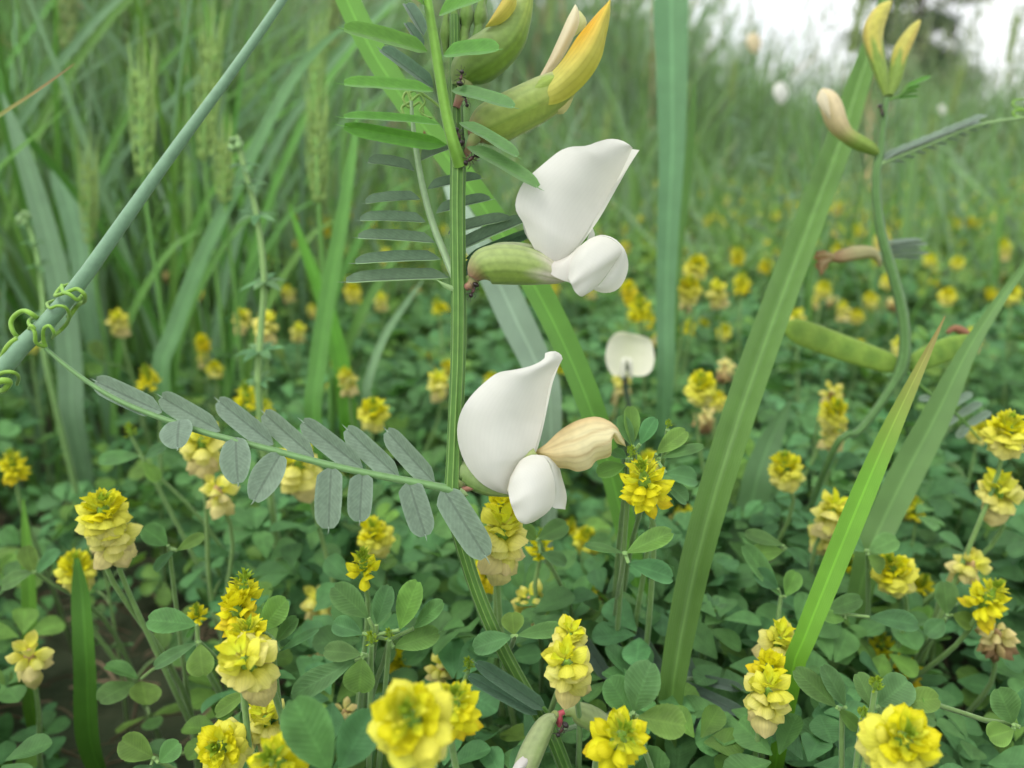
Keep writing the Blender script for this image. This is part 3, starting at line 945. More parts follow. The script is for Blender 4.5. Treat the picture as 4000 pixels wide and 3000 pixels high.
hero_blade([(1130, 800, 5, .32), (1200, 1000, 40, .32), (1290, 1250, 62, .32), (1345, 1500, 70, .32), (1360, 1660, 66, .32)],
           'green grass blade leaning left across the straight blade by the comb-like leaf', C_BRIGHT * 0.85, (1, 0, 0.3), 0.3)
hero_blade([(1655, 1090, 4, .33), (1590, 1180, 20, .33), (1510, 1300, 30, .33), (1450, 1450, 36, .33), (1430, 1600, 36, .33)],
           'thin pale grass blade slanting over the trefoils left of the vetch stem', C_GLAU * 1.3, (1, 0, -0.2), 0.3)
hero_blade([(300, 2180, 20, .215), (318, 2330, 70, .215), (335, 2600, 84, .215), (350, 2900, 88, .22)],
           'broad shaded grass sheath standing low in the dark gap at the left', C_GRASS * [0.8, 0.9, 0.6], (1, 0, 0.1), 0.5)
hero_blade([(90, 1950, 10, .25), (110, 2200, 50, .25), (120, 2500, 60, .25), (130, 2800, 62, .25)],
           'green grass sheath beside the lone faded trefoil head at the dark gap', C_GRASS * [0.9, 1.05, 0.6], (1, 0, 0.1), 0.4)
hero_blade([(2700, 1100, 4, .36), (2600, 1270, 14, .36), (2480, 1430, 20, .36), (2400, 1560, 24, .36)],
           'fine dry grass blade rising between the trefoils behind the white flower', np.array([0.34, 0.28, 0.14]), (1, 0, 0.1), 0.3)

# thick slanting stalk
def culm():
    spec = [(1230, -190, 28, .168), (1110, -10, 32, .168), (900, 290, 37, .167), (700, 560, 43, .166), (500, 840, 50, .165), (300, 1120, 57, .165), (140, 1310, 64, .164), (-60, 1550, 66, .164)]
    pts = [P(x, y, d) for x, y, w_, d in spec]
    foot = pts[-1] + np.array([-0.11, 0.01, 0]); foot[2] = -0.004
    t = thing('grass_stalk', 'thick smooth blue-green grass stalk slanting behind the curled tendrils', 'grass', foot)
    b = MB()
    rad = [w_ * d / FPX / 2 for x, y, w_, d in spec] + [0.0019, 0.002]
    q = cr(np.hstack([np.array(pts + [pts[-1] * 0.5 + foot * 0.5 + [0, 0, 0.004], foot]), np.array(rad)[:, None]]), 46)
    b.tube(q[:, :3], q[:, 3], 20, np.array([0.12, 0.235, 0.135]), 20, 0.015, np.array([0.15, 0.27, 0.16]))
    b.build('stalk', M_STEM, t)
culm()

# ears on stalks (barley-like) and grass tufts
def ear_mesh(b, p0, p1, r, c):
    p0 = np.asarray(p0, float); p1 = np.asarray(p1, float)
    ax = p1 - p0; L = np.linalg.norm(ax); ax = ax / L
    sx = nrm(np.cross(ax, [0.3, 1, 0.1])); sy = np.cross(ax, sx)
    n = 22
    for i in range(n):
        t = i / n
        for s in (-1, 1) if i % 2 else (0.25, -0.4):
            o = p0 + ax * L * t
            out = sx * s + sy * (0.6 if i % 3 == 0 else -0.5)
            out = nrm(out)
            e = o + ax * L * 0.13 + out * r
            sd_ = nrm(np.cross(e - o, sy + 0.2 * sx)) * r * 0.42
            nn = nrm(np.cross(sd_, e - o)) * r * 0.25
            m = (o + e) / 2 + out * r * 0.3
            b.add([o, m + sd_, e, m - sd_, m + nn], c * rng.uniform(0.8, 1.25), None, None, [[0, 1, 4], [1, 2, 4], [2, 3, 4], [3, 0, 4]])
            aw = e + ax * L * rng.uniform(0.3, 0.5) + out * r * 0.7
            b.tube(np.array([e, (e + aw) / 2, aw]), [0.00025, 0.0002, 0.00008], 3, c * 1.35, end=False)

def ear_stalk(px, y0, y1, wpx, d, label, c=np.array([0.21, 0.33, 0.09]), lean=0, group=None):
    top, bot = P(px + lean, y0, d), P(px, y1, d)
    foot = np.array([bot[0] - 0.01, bot[1] + 0.01, -0.004])
    t = thing('barley_stalk', label, 'grass', foot, group)
    b = MB()
    b.tube(cr([foot, foot * 0.5 + bot * 0.5 + [0.003, 0, 0], bot, bot * 0.2 + top * 0.8], 16), np.linspace(0.0011, 0.0007, 16), 7, C_GRASS * 1.4)
    b.build('stem', M_STEM, t)
    e = MB()
    ear_mesh(e, bot, top, wpx * 0.5 * d / FPX, c)
    e.build('ear', M_EAR, t)
    f = MB()
    h = foot * 0.6 + bot * 0.4
    blade_mesh(f, [h + [0.05, 0.02, 0.10], h + [0.035, 0.01, 0.09], h + [0.012, 0.0, 0.05], h], [0.0005, 0.003, 0.0045, 0.003], hint(1, 0.4), C_GRASS * 1.1, n=16, nv=5)
    f.build('blade', M_GRASS, t)
for a in [(560, 300, 700, 62, .33, 'barley-like ear standing tall behind the middle of the slanting stalk'),
          (800, 170, 640, 62, .36, 'green ear just right of the thick stalk, taller than its neighbours'),
          (350, 660, 960, 44, .37, 'narrow yellow-green ear low beside the torn pale blade'),
          (1245, 470, 800, 58, .31, 'plump ear with spread awns left of the vetch leaflets'),
          (1225, 150, 470, 50, .38, 'ear behind the leaflets at the left of the vetch shoot'),
          (880, 560, 800, 52, .34, 'ear hanging beside the bedstraw tip')]:
    ear_stalk(*a, lean=rng.uniform(-20, 20))

def tuft_template(k):
    t = thing('grass_tuft', 'loose tuft of tall narrow green grass blades among the left-hand meadow grass', 'grass', (0, 0, 0), 'grass tufts standing left of the vetch')
    r = np.random.default_rng(50 + k)
    for j in range(6):
        a = r.uniform(0, 6.28); L = r.uniform(0.20, 0.40); ln = r.uniform(0.02, 0.32); dr = r.uniform(0.0, 0.5)
        d = np.array([math.cos(a), math.sin(a), 0])
        p0 = np.array([r.uniform(-0.008, 0.008), r.uniform(-0.008, 0.008), -0.003])
        tt = np.linspace(1, 0, 6)
        pts = [p0 + d * L * (ln * u + dr * u ** 3) + np.array([0, 0, L * (u - 0.25 * dr * u ** 3)]) for u in tt]
        wmax = r.uniform(0.0018, 0.0046)
        b = MB()
        face = nrm([r.uniform(-0.7, 0.7), -1, 0.2])
        blade_mesh(b, pts, [0.0003, wmax * 0.6, wmax * 0.95, wmax, wmax * 0.9, wmax * 0.6], face, (C_GRASS if r.random() < 0.6 else C_GLAU) * r.uniform(0.85, 1.5), 0.3, 5, 16)
        b.build('blade', M_GRASS, t)
    if k % 2 == 0:
        b = MB(); H = r.uniform(0.28, 0.40)
        b.tube(cr([[0, 0, -0.003], [0.004, 0, H * 0.5], [0.012, 0.004, H]], 10), np.linspace(0.001, 0.0006, 10), 6, C_GRASS * 1.3)
        b.build('stem', M_STEM, t)
        e = MB(); ear_mesh(e, [0.012, 0.004, H], [0.018, 0.006, H + 0.05], 0.0042, np.array([0.19, 0.27, 0.09])); e.build('ear', M_EAR, t)
    return t
TUFT = [tuft_template(k) for k in range(6)]
read_children()
used = set()
cnt = 0
while cnt < 130:
    x, y = scatter(1, 0.36, 1.15, 1.0, 0.04, 0.78)
    g = float(grassiness(x, y)[0])
    if rng.random() > g:
        continue
    if x[0] > -0.02 - 0.10 * y[0]:
        continue
    k = int(rng.integers(0, 6))
    o = TUFT[k] if k not in used else copy_tree(TUFT[k])
    used.add(k)
    o.location = (x[0], y[0], 0)
    o.rotation_euler = (0, 0, rng.uniform(-0.7, 0.7))
    s = rng.uniform(0.7, 1.15)
    o.scale = (s, s, s)
    cnt += 1
cnt = 0
while cnt < 60:                        # smaller tufts scattered through the open patch
    x, y = scatter(1, 0.48, 1.2, 1.0, 0.0, 0.66)
    if grassiness(x, y)[0] > 0.2:
        continue
    o = copy_tree(TUFT[int(rng.integers(0, 6))])
    o['label'] = 'small thin grass tuft growing up through the open trefoil patch'
    o['group'] = 'small grass tufts in the trefoil patch'
    o.location = (x[0], y[0], 0)
    o.rotation_euler = (0, 0, rng.uniform(-0.7, 0.7))
    q_ = rng.uniform(0.42, 0.75)
    o.scale = (q_ * 0.8, q_ * 0.8, q_)
    cnt += 1
for k in range(6):
    if k not in used:
        TUFT[k].location = (-0.3, 0.6 + 0.02 * k, 0)

# ------------------------------------------------------------------ the vetch in front
D0 = 0.157

def ptube(b, spec, d=D0, seg=10, n=None, **kw):
    """spec: (px, py, radius px[, depth])"""
    pts, rad = [], []
    for s in spec:
        dd = s[3] if len(s) > 3 else d
        pts.append(P(s[0], s[1], dd)); rad.append(s[2] * dd / FPX)
    q = cr(np.hstack([np.array(pts), np.array(rad)[:, None]]), n or max(8, 5 * len(spec)))
    b.tube(q[:, :3], np.clip(q[:, 3], 1e-5, None), seg, **kw)
    return q

def patch(b, A, B, dA, dB, bulge, c, nu=26, nv=15, wave=0.0, gpow=0.6):
    """surface between two edges given as pixels from base to tip; depth offsets along them; bulge toward the viewer (m)"""
    A = cr(np.array(A, float), nu); B = cr(np.array(B, float), nu)
    t = np.linspace(0, 1, nu)
    da = np.interp(t, np.linspace(0, 1, len(dA)), dA); db = np.interp(t, np.linspace(0, 1, len(dB)), dB)
    PA = np.array([P(A[i, 0], A[i, 1], da[i]) for i in range(nu)])
    PB = np.array([P(B[i, 0], B[i, 1], db[i]) for i in range(nu)])
    s = np.linspace(0, 1, nv)[None, :, None]
    pts = PA[:, None] * (1 - s) + PB[:, None] * s
    g = (np.sin(math.pi * np.clip(t, 0.0, 1)) ** gpow)[:, None, None]
    pts = pts - FWD * (bulge * np.sin(math.pi * s) * g)
    if wave:
        pts = pts - FWD * (wave * np.sin(t * 17)[:, None, None] * (np.abs(s - 0.5) * 2) ** 3)
    if callable(c):
        cc = c(t[:, None, None] * np.ones_like(s), s * np.ones((nu, 1, 1)))
    else:
        cc = np.asarray(c, float) + 0 * pts
    b.grid(pts, cc)

def Z3(x, y): return (1800 + x * 0.4219, 500 + y * 0.4219)      # reading frames used while measuring
def Z2(x, y): return (1600 + x * 0.6027, 1200 + y * 0.6027)
def Z1(x, y): return (1200 + x * 0.7231, x * 0 + y * 0.7231)
def zz(f, *pts): return [f(*p) for p in pts]

def mixc(a, b_, m): return np.asarray(a) * (1 - m) + np.asarray(b_) * m

vfoot = P(2260, 3250, 0.165); vfoot = np.array([vfoot[0] + 0.02, vfoot[1] + 0.02, -0.004])
V = thing('flowering_vetch', 'white-flowered vetch with ridged green stem rising in front of the trefoil patch', 'vetch', vfoot)

def vetch_stem():
    b = MB()
    px = [(1775, 60, 18, D0 + .004), (1778, 250, 21, D0 + .004), (1784, 420, 24, D0 + .0035), (1787, 560, 27, D0 + .002), (1790, 650, 30), (1788, 800, 29), (1790, 1000, 29), (1792, 1200, 29), (1790, 1400, 29), (1782, 1600, 29), (1774, 1800, 30), (1770, 1930, 32),
          (1782, 2040, 27, .159), (1812, 2150, 27, .161), (1850, 2270, 27, .162), (1900, 2400, 28, .163), (1965, 2540, 28, .164), (2040, 2680, 28, .165), (2130, 2830, 28, .165), (2180, 2930, 28, .165)]
    pts = [P(s[0], s[1], s[3] if len(s) > 3 else D0) for s in px]
    rad = [s[2] * (s[3] if len(s) > 3 else D0) / FPX for s in px]
    dn = [pts[-1] * (1 - t) + vfoot * t for t in (0.3, 0.7, 1)]
    q = cr(np.hstack([np.array(pts + dn), np.array(rad + [0.0014] * 3)[:, None]]), 120)
    b.tube(q[:, :3], q[:, 3], 90, C_STEM, 9, 0.06, C_RIB)
    b.build('stem', M_STEM, V)
vetch_stem()

def vetch_leaf(parent, rachis, leaflets, d=D0, rc=C_STEM * 1.2, rr=9):
    b = MB()
    ptube(b, rachis, d, 12, 40, c=rc, ridges=5, amp=0.08, c2=rc * 1.6 + 0.03)
    lf = b.build('leaf', M_STEM, parent)
    for L in leaflets:
        bx, by, tx, ty, wpx, kind, face = L[:7]
        db = L[7] if len(L) > 7 else d
        dt = L[8] if len(L) > 8 else db
        p0, p1 = P(bx, by, db), P(tx, ty, dt)
        st = MB()
        o = inst('leaflet', LEAF[kind], lf, leaf_matrix(p0, p1, wpx * 0.5 * (db + dt) / FPX, hint(*face)))
    return lf

# lower left leaf: hanging grey leaflets below, folded ones above, tendrils at the end
up_ = [(631, 1610, 370, 1488), (858, 1683, 626, 1549), (1066, 1736, 850, 1565), (1225, 1785, 1029, 1614), (1416, 1830, 1180, 1647), (1558, 1866, 1351, 1675), (1697, 1887, 1509, 1683)]
lo_ = [(700, 1640, 690, 1748, 132), (920, 1708, 928, 1886, 124), (1098, 1769, 990, 1955, 122), (1294, 1822, 1282, 2064, 108), (1416, 1846, 1404, 2036, 98), (1595, 1879, 1662, 2092, 106), (1728, 1905, 1898, 2176, 118)]
LLD = lambda x: D0 - 0.001 + (1770 - x) * 4.5e-6
ll = [(a, b_, c, d_, 88, 'grey', (0.8, 0.35, -0.6), LLD(a), LLD(a) + 0.006) for a, b_, c, d_ in up_]
ll += [(a, b_, c, d_, e, 'oval' if e > 119 else 'grey', (1, 0.25, 0.05 * (i % 3 - 1)), LLD(a) - .0004, LLD(a) - 0.004) for i, (a, b_, c, d_, e) in enumerate(lo_)]
rach = [(1772, 1915, 17), (1650, 1890, 16), (1500, 1862, 15), (1300, 1820, 14), (1000, 1742, 13), (800, 1690, 12), (620, 1630, 11), (450, 1558, 10), (300, 1462, 9), (178, 1362, 8)]
rach = [(x_, y_, r_, LLD(x_)) for x_, y_, r_ in rach]
leafA = vetch_leaf(V, rach, ll, rc=np.array([0.095, 0.19, 0.06]))
def tendril(spec, d=0.1635, r=8.5, parent=None, c=np.array([0.17, 0.33, 0.035])):
    b = MB()
    sp_ = [(s[0], s[1], r * (1 - 0.35 * i / len(spec)), d + (s[2] if len(s) > 2 else 0)) for i, s in enumerate(spec)]
    ptube(b, sp_, d, 8, 8 * len(spec), c=c)
    b.build('tendril', M_STEM, parent)
ZT = lambda x, y, dz=0: (x * 0.3014, 1050 + y * 0.3014, dz)
tendril([ZT(590, 1010), ZT(560, 900, -.001), ZT(570, 780, -.002), ZT(640, 740, -.003), ZT(700, 830, -.002), ZT(680, 900, .002)], parent=leafA)
tendril([ZT(590, 1010), ZT(470, 960, -.002), ZT(450, 820, -.003), ZT(370, 700, -.002), ZT(420, 640, .001), ZT(520, 650, .003)], parent=leafA)
tendril([ZT(540, 690, .002), ZT(430, 600, -.001), ZT(310, 545, -.001), ZT(190, 610), ZT(140, 710), ZT(180, 830), ZT(250, 890, .001), ZT(340, 860, .002), ZT(400, 740, -.003), ZT(450, 780, -.003)], r=10.5, parent=leafA)
tendril([ZT(230, 900, -.002), ZT(130, 970, -.002), ZT(60, 1060, -.002), ZT(10, 1170, -.001), ZT(-60, 1300, 0)], r=11, parent=leafA)
tendril([ZT(700, 860, .001), ZT(790, 790, .003), ZT(870, 700, .002), ZT(900, 600, -.001), ZT(850, 500, -.003), ZT(740, 480, -.003), ZT(650, 510, -.003), ZT(610, 450, .001), ZT(700, 410, .004)], r=8, parent=leafA)
tendril([ZT(880, 640, .003), ZT(1000, 480, .003), ZT(1090, 420, 0), ZT(1090, 330, -.003), ZT(1000, 260, -.003), ZT(900, 290, -.003), ZT(780, 330, -.003), ZT(715, 345, -.001), ZT(790, 240, .002), ZT(900, 200, .004)], r=9.5, parent=leafA)
tendril([ZT(1070, 350, -.001), ZT(1000, 400, -.003), ZT(900, 330, -.004), ZT(820, 300, -.003), ZT(800, 210, -.001)], r=9, parent=leafA)
tendril([ZT(-40, 1380, -.002), ZT(60, 1340, -.003), ZT(170, 1340, -.003), ZT(240, 1400, -.001), ZT(220, 1500, .003)], r=9, parent=leafA)
tendril([ZT(-60, 1480, -.003), ZT(40, 1450, -.004), ZT(120, 1470, -.003), ZT(60, 1560, -.002), ZT(-40, 1600)], r=15, parent=leafA)

# comb-like leaf behind the stem
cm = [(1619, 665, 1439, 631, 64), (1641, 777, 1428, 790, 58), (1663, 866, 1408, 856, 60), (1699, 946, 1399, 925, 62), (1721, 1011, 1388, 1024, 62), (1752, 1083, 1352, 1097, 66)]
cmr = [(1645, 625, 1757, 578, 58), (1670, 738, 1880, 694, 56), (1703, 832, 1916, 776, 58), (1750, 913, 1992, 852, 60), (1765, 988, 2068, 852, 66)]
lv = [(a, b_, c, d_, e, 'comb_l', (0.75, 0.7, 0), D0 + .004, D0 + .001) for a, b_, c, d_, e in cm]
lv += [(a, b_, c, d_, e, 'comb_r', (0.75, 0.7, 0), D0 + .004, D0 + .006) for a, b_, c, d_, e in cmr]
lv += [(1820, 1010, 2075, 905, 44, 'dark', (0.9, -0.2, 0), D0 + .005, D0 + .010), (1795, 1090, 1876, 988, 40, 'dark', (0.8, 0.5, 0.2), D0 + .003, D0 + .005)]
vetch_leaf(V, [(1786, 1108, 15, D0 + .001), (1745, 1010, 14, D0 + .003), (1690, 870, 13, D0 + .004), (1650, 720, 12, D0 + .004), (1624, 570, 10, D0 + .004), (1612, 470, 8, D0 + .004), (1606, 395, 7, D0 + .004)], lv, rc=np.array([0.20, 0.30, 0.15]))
leafB = bpy.context.scene.objects['leaf.001'] if 'leaf.001' in bpy.context.scene.objects else leafA
for sp_ in ([(1606, 395), (1590, 360), (1575, 385), (1600, 420), (1640, 400), (1655, 440)], [(1606, 395), (1640, 370), (1660, 400), (1640, 430), (1665, 455), (1690, 460)], [(1600, 400), (1570, 420), (1580, 450), (1562, 440)], [(1720, 418), (1670, 380), (1630, 355), (1600, 362), (1610, 385)]):
    tendril([(a, b_) for a, b_ in sp_], d=D0 + .004, r=6, parent=leafB, c=np.array([0.2, 0.34, 0.07]))

# small stipule by the lowest comb leaflet
# fresh leaf in front at the top
fr = [(1670, 199, 1345, 108, 92, 'fresh', (0.85, 0.5, 0)), (1692, 354, 1345, 323, 80, 'fresh', (0.75, 0.65, 0)), (1717, 484, 1345, 454, 68, 'fresh', (0.6, 0.8, 0)), (1742, 566, 1345, 494, 62, 'fresh', (0.9, -0.45, 0)),
      (1663, 22, 1540, -50, 80, 'fresh', (0.8, 0.5, 0)), (1731, 212, 1944, 188, 92, 'fresh', (0.85, 0.5, 0)), (1764, 349, 2006, 412, 72, 'freshmid', (0.75, 0.6, 0)), (1795, 476, 2020, 604, 70, 'freshmid', (0.7, 0.6, 0.3)),
      (1824, 570, 2102, 724, 76, 'freshmid', (0.75, 0.6, 0.3)), (1713, 56, 1900, -20, 92, 'fresh', (0.85, 0.5, 0))]
fl = []
for i, L in enumerate(fr):
    s = -0.006 if L[2] < L[0] else -0.005
    fl.append(L + (D0 - 0.003, D0 - 0.003 + s))
fl += [(1692, 342, 1488, 192, 62, 'dark', (0.9, 0.1, 0.4), D0 + .001, D0 + .004), (1655, 137, 1585, 15, 56, 'dark', (0.9, 0.1, 0.4), D0 + .001, D0 + .004), (1650, 190, 1585, 90, 40, 'dark', (0.9, 0.2, 0.4), D0 + .002, D0 + .004)]
vetch_leaf(V, [(1800, 645, 30, D0 - .001), (1772, 560, 24, D0 - .003), (1745, 450, 22, D0 - .003), (1722, 320, 21, D0 - .003), (1700, 180, 20, D0 - .003), (1680, 60, 18, D0 - .003), (1664, -60, 16, D0 - .003), (1650, -200, 13, D0 - .003)], fl, rc=np.array([0.115, 0.255, 0.022]))

# petals and calyces
def calyx_col(base=(0.24, 0.36, 0.07), stripe=(0.10, 0.19, 0.03), tip=(0.62, 0.55, 0.50), pale=(0.5, 0.52, 0.35), n=15, red=True):
    def f(t, th):
        m = np.clip(np.cos(n * th + 0.6 * np.sin(3 * th)), 0, 1)[..., None] ** 3
        c = mixc(base, stripe, 0.5 * m)
        a = np.clip((t - 0.62) / 0.22 + 0.35 * np.cos(5 * th), 0, 1)[..., None] * (t > 0.55)[..., None]
        c = mixc(c, tip, 0.75 * a * (1 - 0.4 * m))
        c = mixc(c, pale, np.clip(np.cos(th * 1.0 - 1.5), 0, 1)[..., None] * 0.25)
        if red:
            c = mixc(c, (0.30, 0.12, 0.09), np.clip(1 - t * 7, 0, 1)[..., None] * 0.8)
        return c
    return f

def white(t, s):
    c = mixc(C_WHITE, (0.72, 0.68, 0.60), np.clip(1 - t * 5.0, 0, 1) * 0.7)
    return mixc(c, (0.76, 0.74, 0.64), np.clip(s - 0.55, 0, 1) * 0.9)

def flower(parent, spec_ped, label=None, d=D0):
    b = MB()
    ptube(b, spec_ped, d, 9, c=lambda t, th: mixc((0.26, 0.13, 0.08), (0.22, 0.28, 0.09), np.clip(t * 2 - 0.3, 0, 1)[..., None]) + 0 * th[..., None])
    f = b.build('flower', M_STEM, parent)
    if label: f['label'] = label
    return f

# upper white flower
fA = flower(V, [(1805, 1120, 16), (1835, 1115, 17), (1860, 1075, 26), (1880, 1050, 36)], 'upper open white flower on a striped green calyx')
b = MB()
ptube(b, [(1848, 1088, 22), (1868, 1058, 52), (1900, 1038, 72), (1960, 1032, 78), (2030, 1036, 76), (2110, 1052, 62), (2170, 1076, 36), (2210, 1092, 10)], D0 - .001, 44, 40, c=calyx_col(), ridges=11, amp=0.012)
b.build('calyx', M_VLEAFG, fA)
b = MB()     # lobe of the calyx above
ptube(b, [(1875, 1000, 12), (1930, 968, 26), (2000, 962, 28), (2070, 966, 20), (2115, 985, 6)], D0 + .001, 14, 20, c=lambda t, th: mixc((0.24, 0.33, 0.10), (0.46, 0.46, 0.33), np.clip(np.sin(th * 2), 0, 1)[..., None] * 0.6), flat=0.6)
b.build('calyx_tooth', M_VLEAFG, fA)
out = zz(Z3, (800, 1330), (745, 1230), (690, 1140), (625, 1010), (580, 880), (530, 800), (503, 720), (530, 600), (600, 480), (700, 390), (800, 300), (920, 205), (1030, 170), (1160, 168), (1260, 135), (1370, 105), (1480, 110), (1560, 150), (1592, 182))
rib = zz(Z3, (800, 1330), (900, 1275), (1000, 1195), (1080, 1090), (1150, 985), (1235, 850), (1350, 650), (1480, 420), (1592, 182))
b = MB()
patch(b, out, rib, [D0, D0 - .003, D0 - .005, D0 - .005, D0 - .001], [D0 - .0005, D0 - .001, D0 + .002, D0 + .003, D0], 0.0030, white, 40, 25, 0.0004)
far = zz(Z3, (820, 1330), (760, 1230), (700, 1140), (650, 1060), (598, 985), (570, 860), (560, 720), (620, 560), (760, 420), (930, 290), (1150, 240), (1350, 190), (1560, 190), (1655, 202))
rib2 = zz(Z3, (820, 1330), (910, 1270), (1010, 1190), (1110, 1080), (1200, 960), (1300, 810), (1430, 580), (1560, 350), (1655, 202))
patch(b, far, rib2, [D0 + .001, D0 + .008, D0 + .010, D0 + .006, D0 + .002], [D0, D0, D0 + .0015, D0 + .0025, D0 + .001], -0.001, white, 34, 17, 0.0004)
b.build('standard_petal', M_WHITE, fA)
b = MB()
patch(b, zz(Z3, (960, 1290), (1000, 1400), (1030, 1460), (1060, 1520), (1100, 1556), (1130, 1560)), zz(Z3, (960, 1290), (1080, 1120), (1200, 1020), (1310, 1000), (1420, 1050), (1500, 1135), (1420, 1260), (1320, 1400), (1240, 1490), (1180, 1530), (1130, 1560)),
      [D0 - .002, D0 - .005, D0 - .003], [D0 - .002, D0 - .003, D0 - .001, D0 - .002], 0.0020, white, 26, 17, 0.0002)
b.build('wing_petal', M_WHITE, fA)
b = MB()
patch(b, zz(Z3, (1180, 1030), (1300, 1010), (1420, 1060), (1490, 1140), (1400, 1290), (1300, 1430), (1225, 1495)), zz(Z3, (1180, 1030), (1310, 990), (1440, 1035), (1520, 1140), (1550, 1250), (1540, 1350), (1490, 1455), (1410, 1518), (1310, 1525), (1225, 1495)),
      [D0 + .001, D0 - .0005, D0 + .001], [D0 + .001, D0 + .004, D0 + .003], 0.0014, white, 26, 15, 0.0002)
patch(b, zz(Z3, (1150, 1080), (1190, 980), (1220, 920)), zz(Z3, (1150, 1080), (1240, 1010), (1220, 920)), [D0 + .004] * 2, [D0 + .005] * 2, 0, white, 8, 5)
b.build('wing_petal', M_WHITE, fA)
b = MB()
patch(b, zz(Z3, (745, 1240), (830, 1350), (940, 1410), (1010, 1432), (1060, 1490)), zz(Z3, (745, 1240), (880, 1230), (1010, 1170), (1120, 1080), (1190, 1170), (1160, 1330), (1060, 1490)), [D0 - .0025, D0 - .0035, D0 - .003], [D0 - .0015, D0 - .001, D0 - .002], 0.0012, lambda t, s: mixc((0.60, 0.56, 0.50), (0.70, 0.69, 0.62), np.clip(t * 2.5, 0, 1)), 18, 11)
b.build('keel', M_WHITE, fA)

# lower white flower
fB = flower(V, [(1775, 1915, 20), (1790, 1890, 22), (1800, 1875, 30)], 'lower open white flower beside the cream wilting one')
b = MB()
ptube(b, zz(lambda x, y, r: Z2(x, y) + (r * .6027,), (290, 1180, 22), (312, 1100, 55), (350, 1070, 76), (420, 1120, 72), (500, 1165, 56), (580, 1195, 34), (650, 1215, 14)), D0 + .001, 36, 30, c=calyx_col((0.20, 0.33, 0.07), tip=(0.35, 0.42, 0.12)), ridges=9, amp=0.02)
b.build('calyx', M_VLEAFG, fB)
b = MB()
patch(b, zz(Z2, (640, 1215), (560, 1192), (470, 1142), (392, 1062), (342, 975), (312, 865), (312, 760), (342, 660), (402, 570), (482, 490), (572, 425), (680, 405), (780, 382), (850, 350), (878, 325), (876, 300), (905, 287), (945, 285)),
      zz(Z2, (640, 1215), (655, 1120), (700, 1020), (790, 950), (818, 900), (850, 780), (880, 650), (903, 520), (932, 430), (975, 365), (992, 330), (975, 300), (945, 285)),
      [D0, D0 - .002, D0 - .005, D0 - .005, D0 - .002], [D0 - .0005, D0 - .001, D0 + .0025, D0 + .002, D0 - .001], 0.0034, white, 44, 27, 0.0005)
patch(b, zz(Z2, (660, 1215), (600, 1190), (500, 1130), (430, 1040), (400, 900), (420, 700), (560, 480), (760, 420), (900, 380), (960, 320)), zz(Z2, (660, 1215), (690, 1100), (740, 1010), (815, 945), (840, 880), (870, 760), (895, 640), (925, 500), (960, 400), (990, 335)),
      [D0 + .001, D0 + .007, D0 + .009, D0 + .006, D0 + .001], [D0, D0 + .001, D0 + .003, D0 + .003, D0], -0.001, white, 30, 13)
b.build('standard_petal', M_WHITE, fB)
b = MB()
patch(b, zz(Z2, (650, 1108), (640, 1190), (655, 1270), (685, 1350), (712, 1390), (742, 1406)), zz(Z2, (650, 1108), (715, 995), (810, 955), (885, 985), (920, 1060), (942, 1150), (940, 1250), (908, 1315), (850, 1362), (790, 1398), (742, 1406)),
      [D0 - .003, D0 - .007, D0 - .006], [D0 - .002, D0 - .002, D0 - .003, D0 - .005], 0.0024, white, 28, 19, 0.0002)
b.build('wing_petal', M_WHITE, fB)
b = MB()
patch(b, zz(Z2, (780, 955), (880, 985), (918, 1060), (940, 1150), (938, 1240), (925, 1295), (960, 1305), (1010, 1312)), zz(Z2, (780, 955), (890, 965), (960, 1020), (990, 1110), (1018, 1220), (1010, 1312)), [D0 - .001, D0, D0 + .001], [D0 - .001, D0 + .003, D0 + .004], 0.0010, white, 24, 13, 0.0002)
b.build('wing_petal', M_WHITE, fB)
b = MB()
ptube(b, zz(lambda x, y, r: Z2(x, y) + (r * .6027,), (640, 1195, 26), (690, 1130, 50), (760, 1080, 52), (830, 1090, 30)), D0 - .0005, 14, 16, c=(0.70, 0.68, 0.52))
b.build('keel', M_WHITE, fB)

# wilting cream flower behind it
def wilt(t, s):
    c = mixc((0.66, 0.60, 0.36), (0.60, 0.43, 0.20), np.clip(1 - 2.2 * t, 0, 1) * 0.8)
    c = mixc(c, (0.62, 0.47, 0.24), np.clip(1 - s * 3.5, 0, 1))
    k = np.sin(s * 19 + 5 * t + 1.2 * np.sin(t * 9))
    return mixc(c, (0.45, 0.32, 0.15), np.clip(k, 0, 1) ** 4 * 0.55)
fC = flower(V, zz(lambda x, y, r: Z2(x, y) + (r * .6027,), (290, 1190, 20), (400, 1165, 24), (560, 1100, 30), (720, 1000, 34), (820, 945, 36)), 'wilted cream flower with a curled brown tip')
b = MB()
patch(b, zz(Z2, (815, 930), (880, 885), (970, 805), (1080, 735), (1200, 710), (1290, 735), (1350, 785), (1385, 840), (1405, 905)), zz(Z2, (815, 945), (900, 1000), (960, 1040), (1030, 1050), (1090, 1066), (1170, 1040), (1210, 995), (1305, 968), (1300, 900), (1290, 835), (1320, 850), (1340, 880), (1405, 905)),
      [D0 + .003, D0 + .003, D0 + .002, D0 + .002], [D0 + .003, D0 + .001, D0, D0 + .002], 0.0036, wilt, 40, 25, 0.0007)
patch(b, zz(Z2, (815, 930), (900, 890), (1000, 815), (1100, 760), (1200, 730), (1290, 760), (1340, 820)), zz(Z2, (815, 945), (900, 985), (1000, 1020), (1100, 1040), (1200, 985), (1280, 900), (1340, 820)), [D0 + .004, D0 + .006, D0 + .004], [D0 + .004, D0 + .006, D0 + .004], -0.001, wilt, 20, 13)
b.build('wilted_petal', M_YEL, fC)

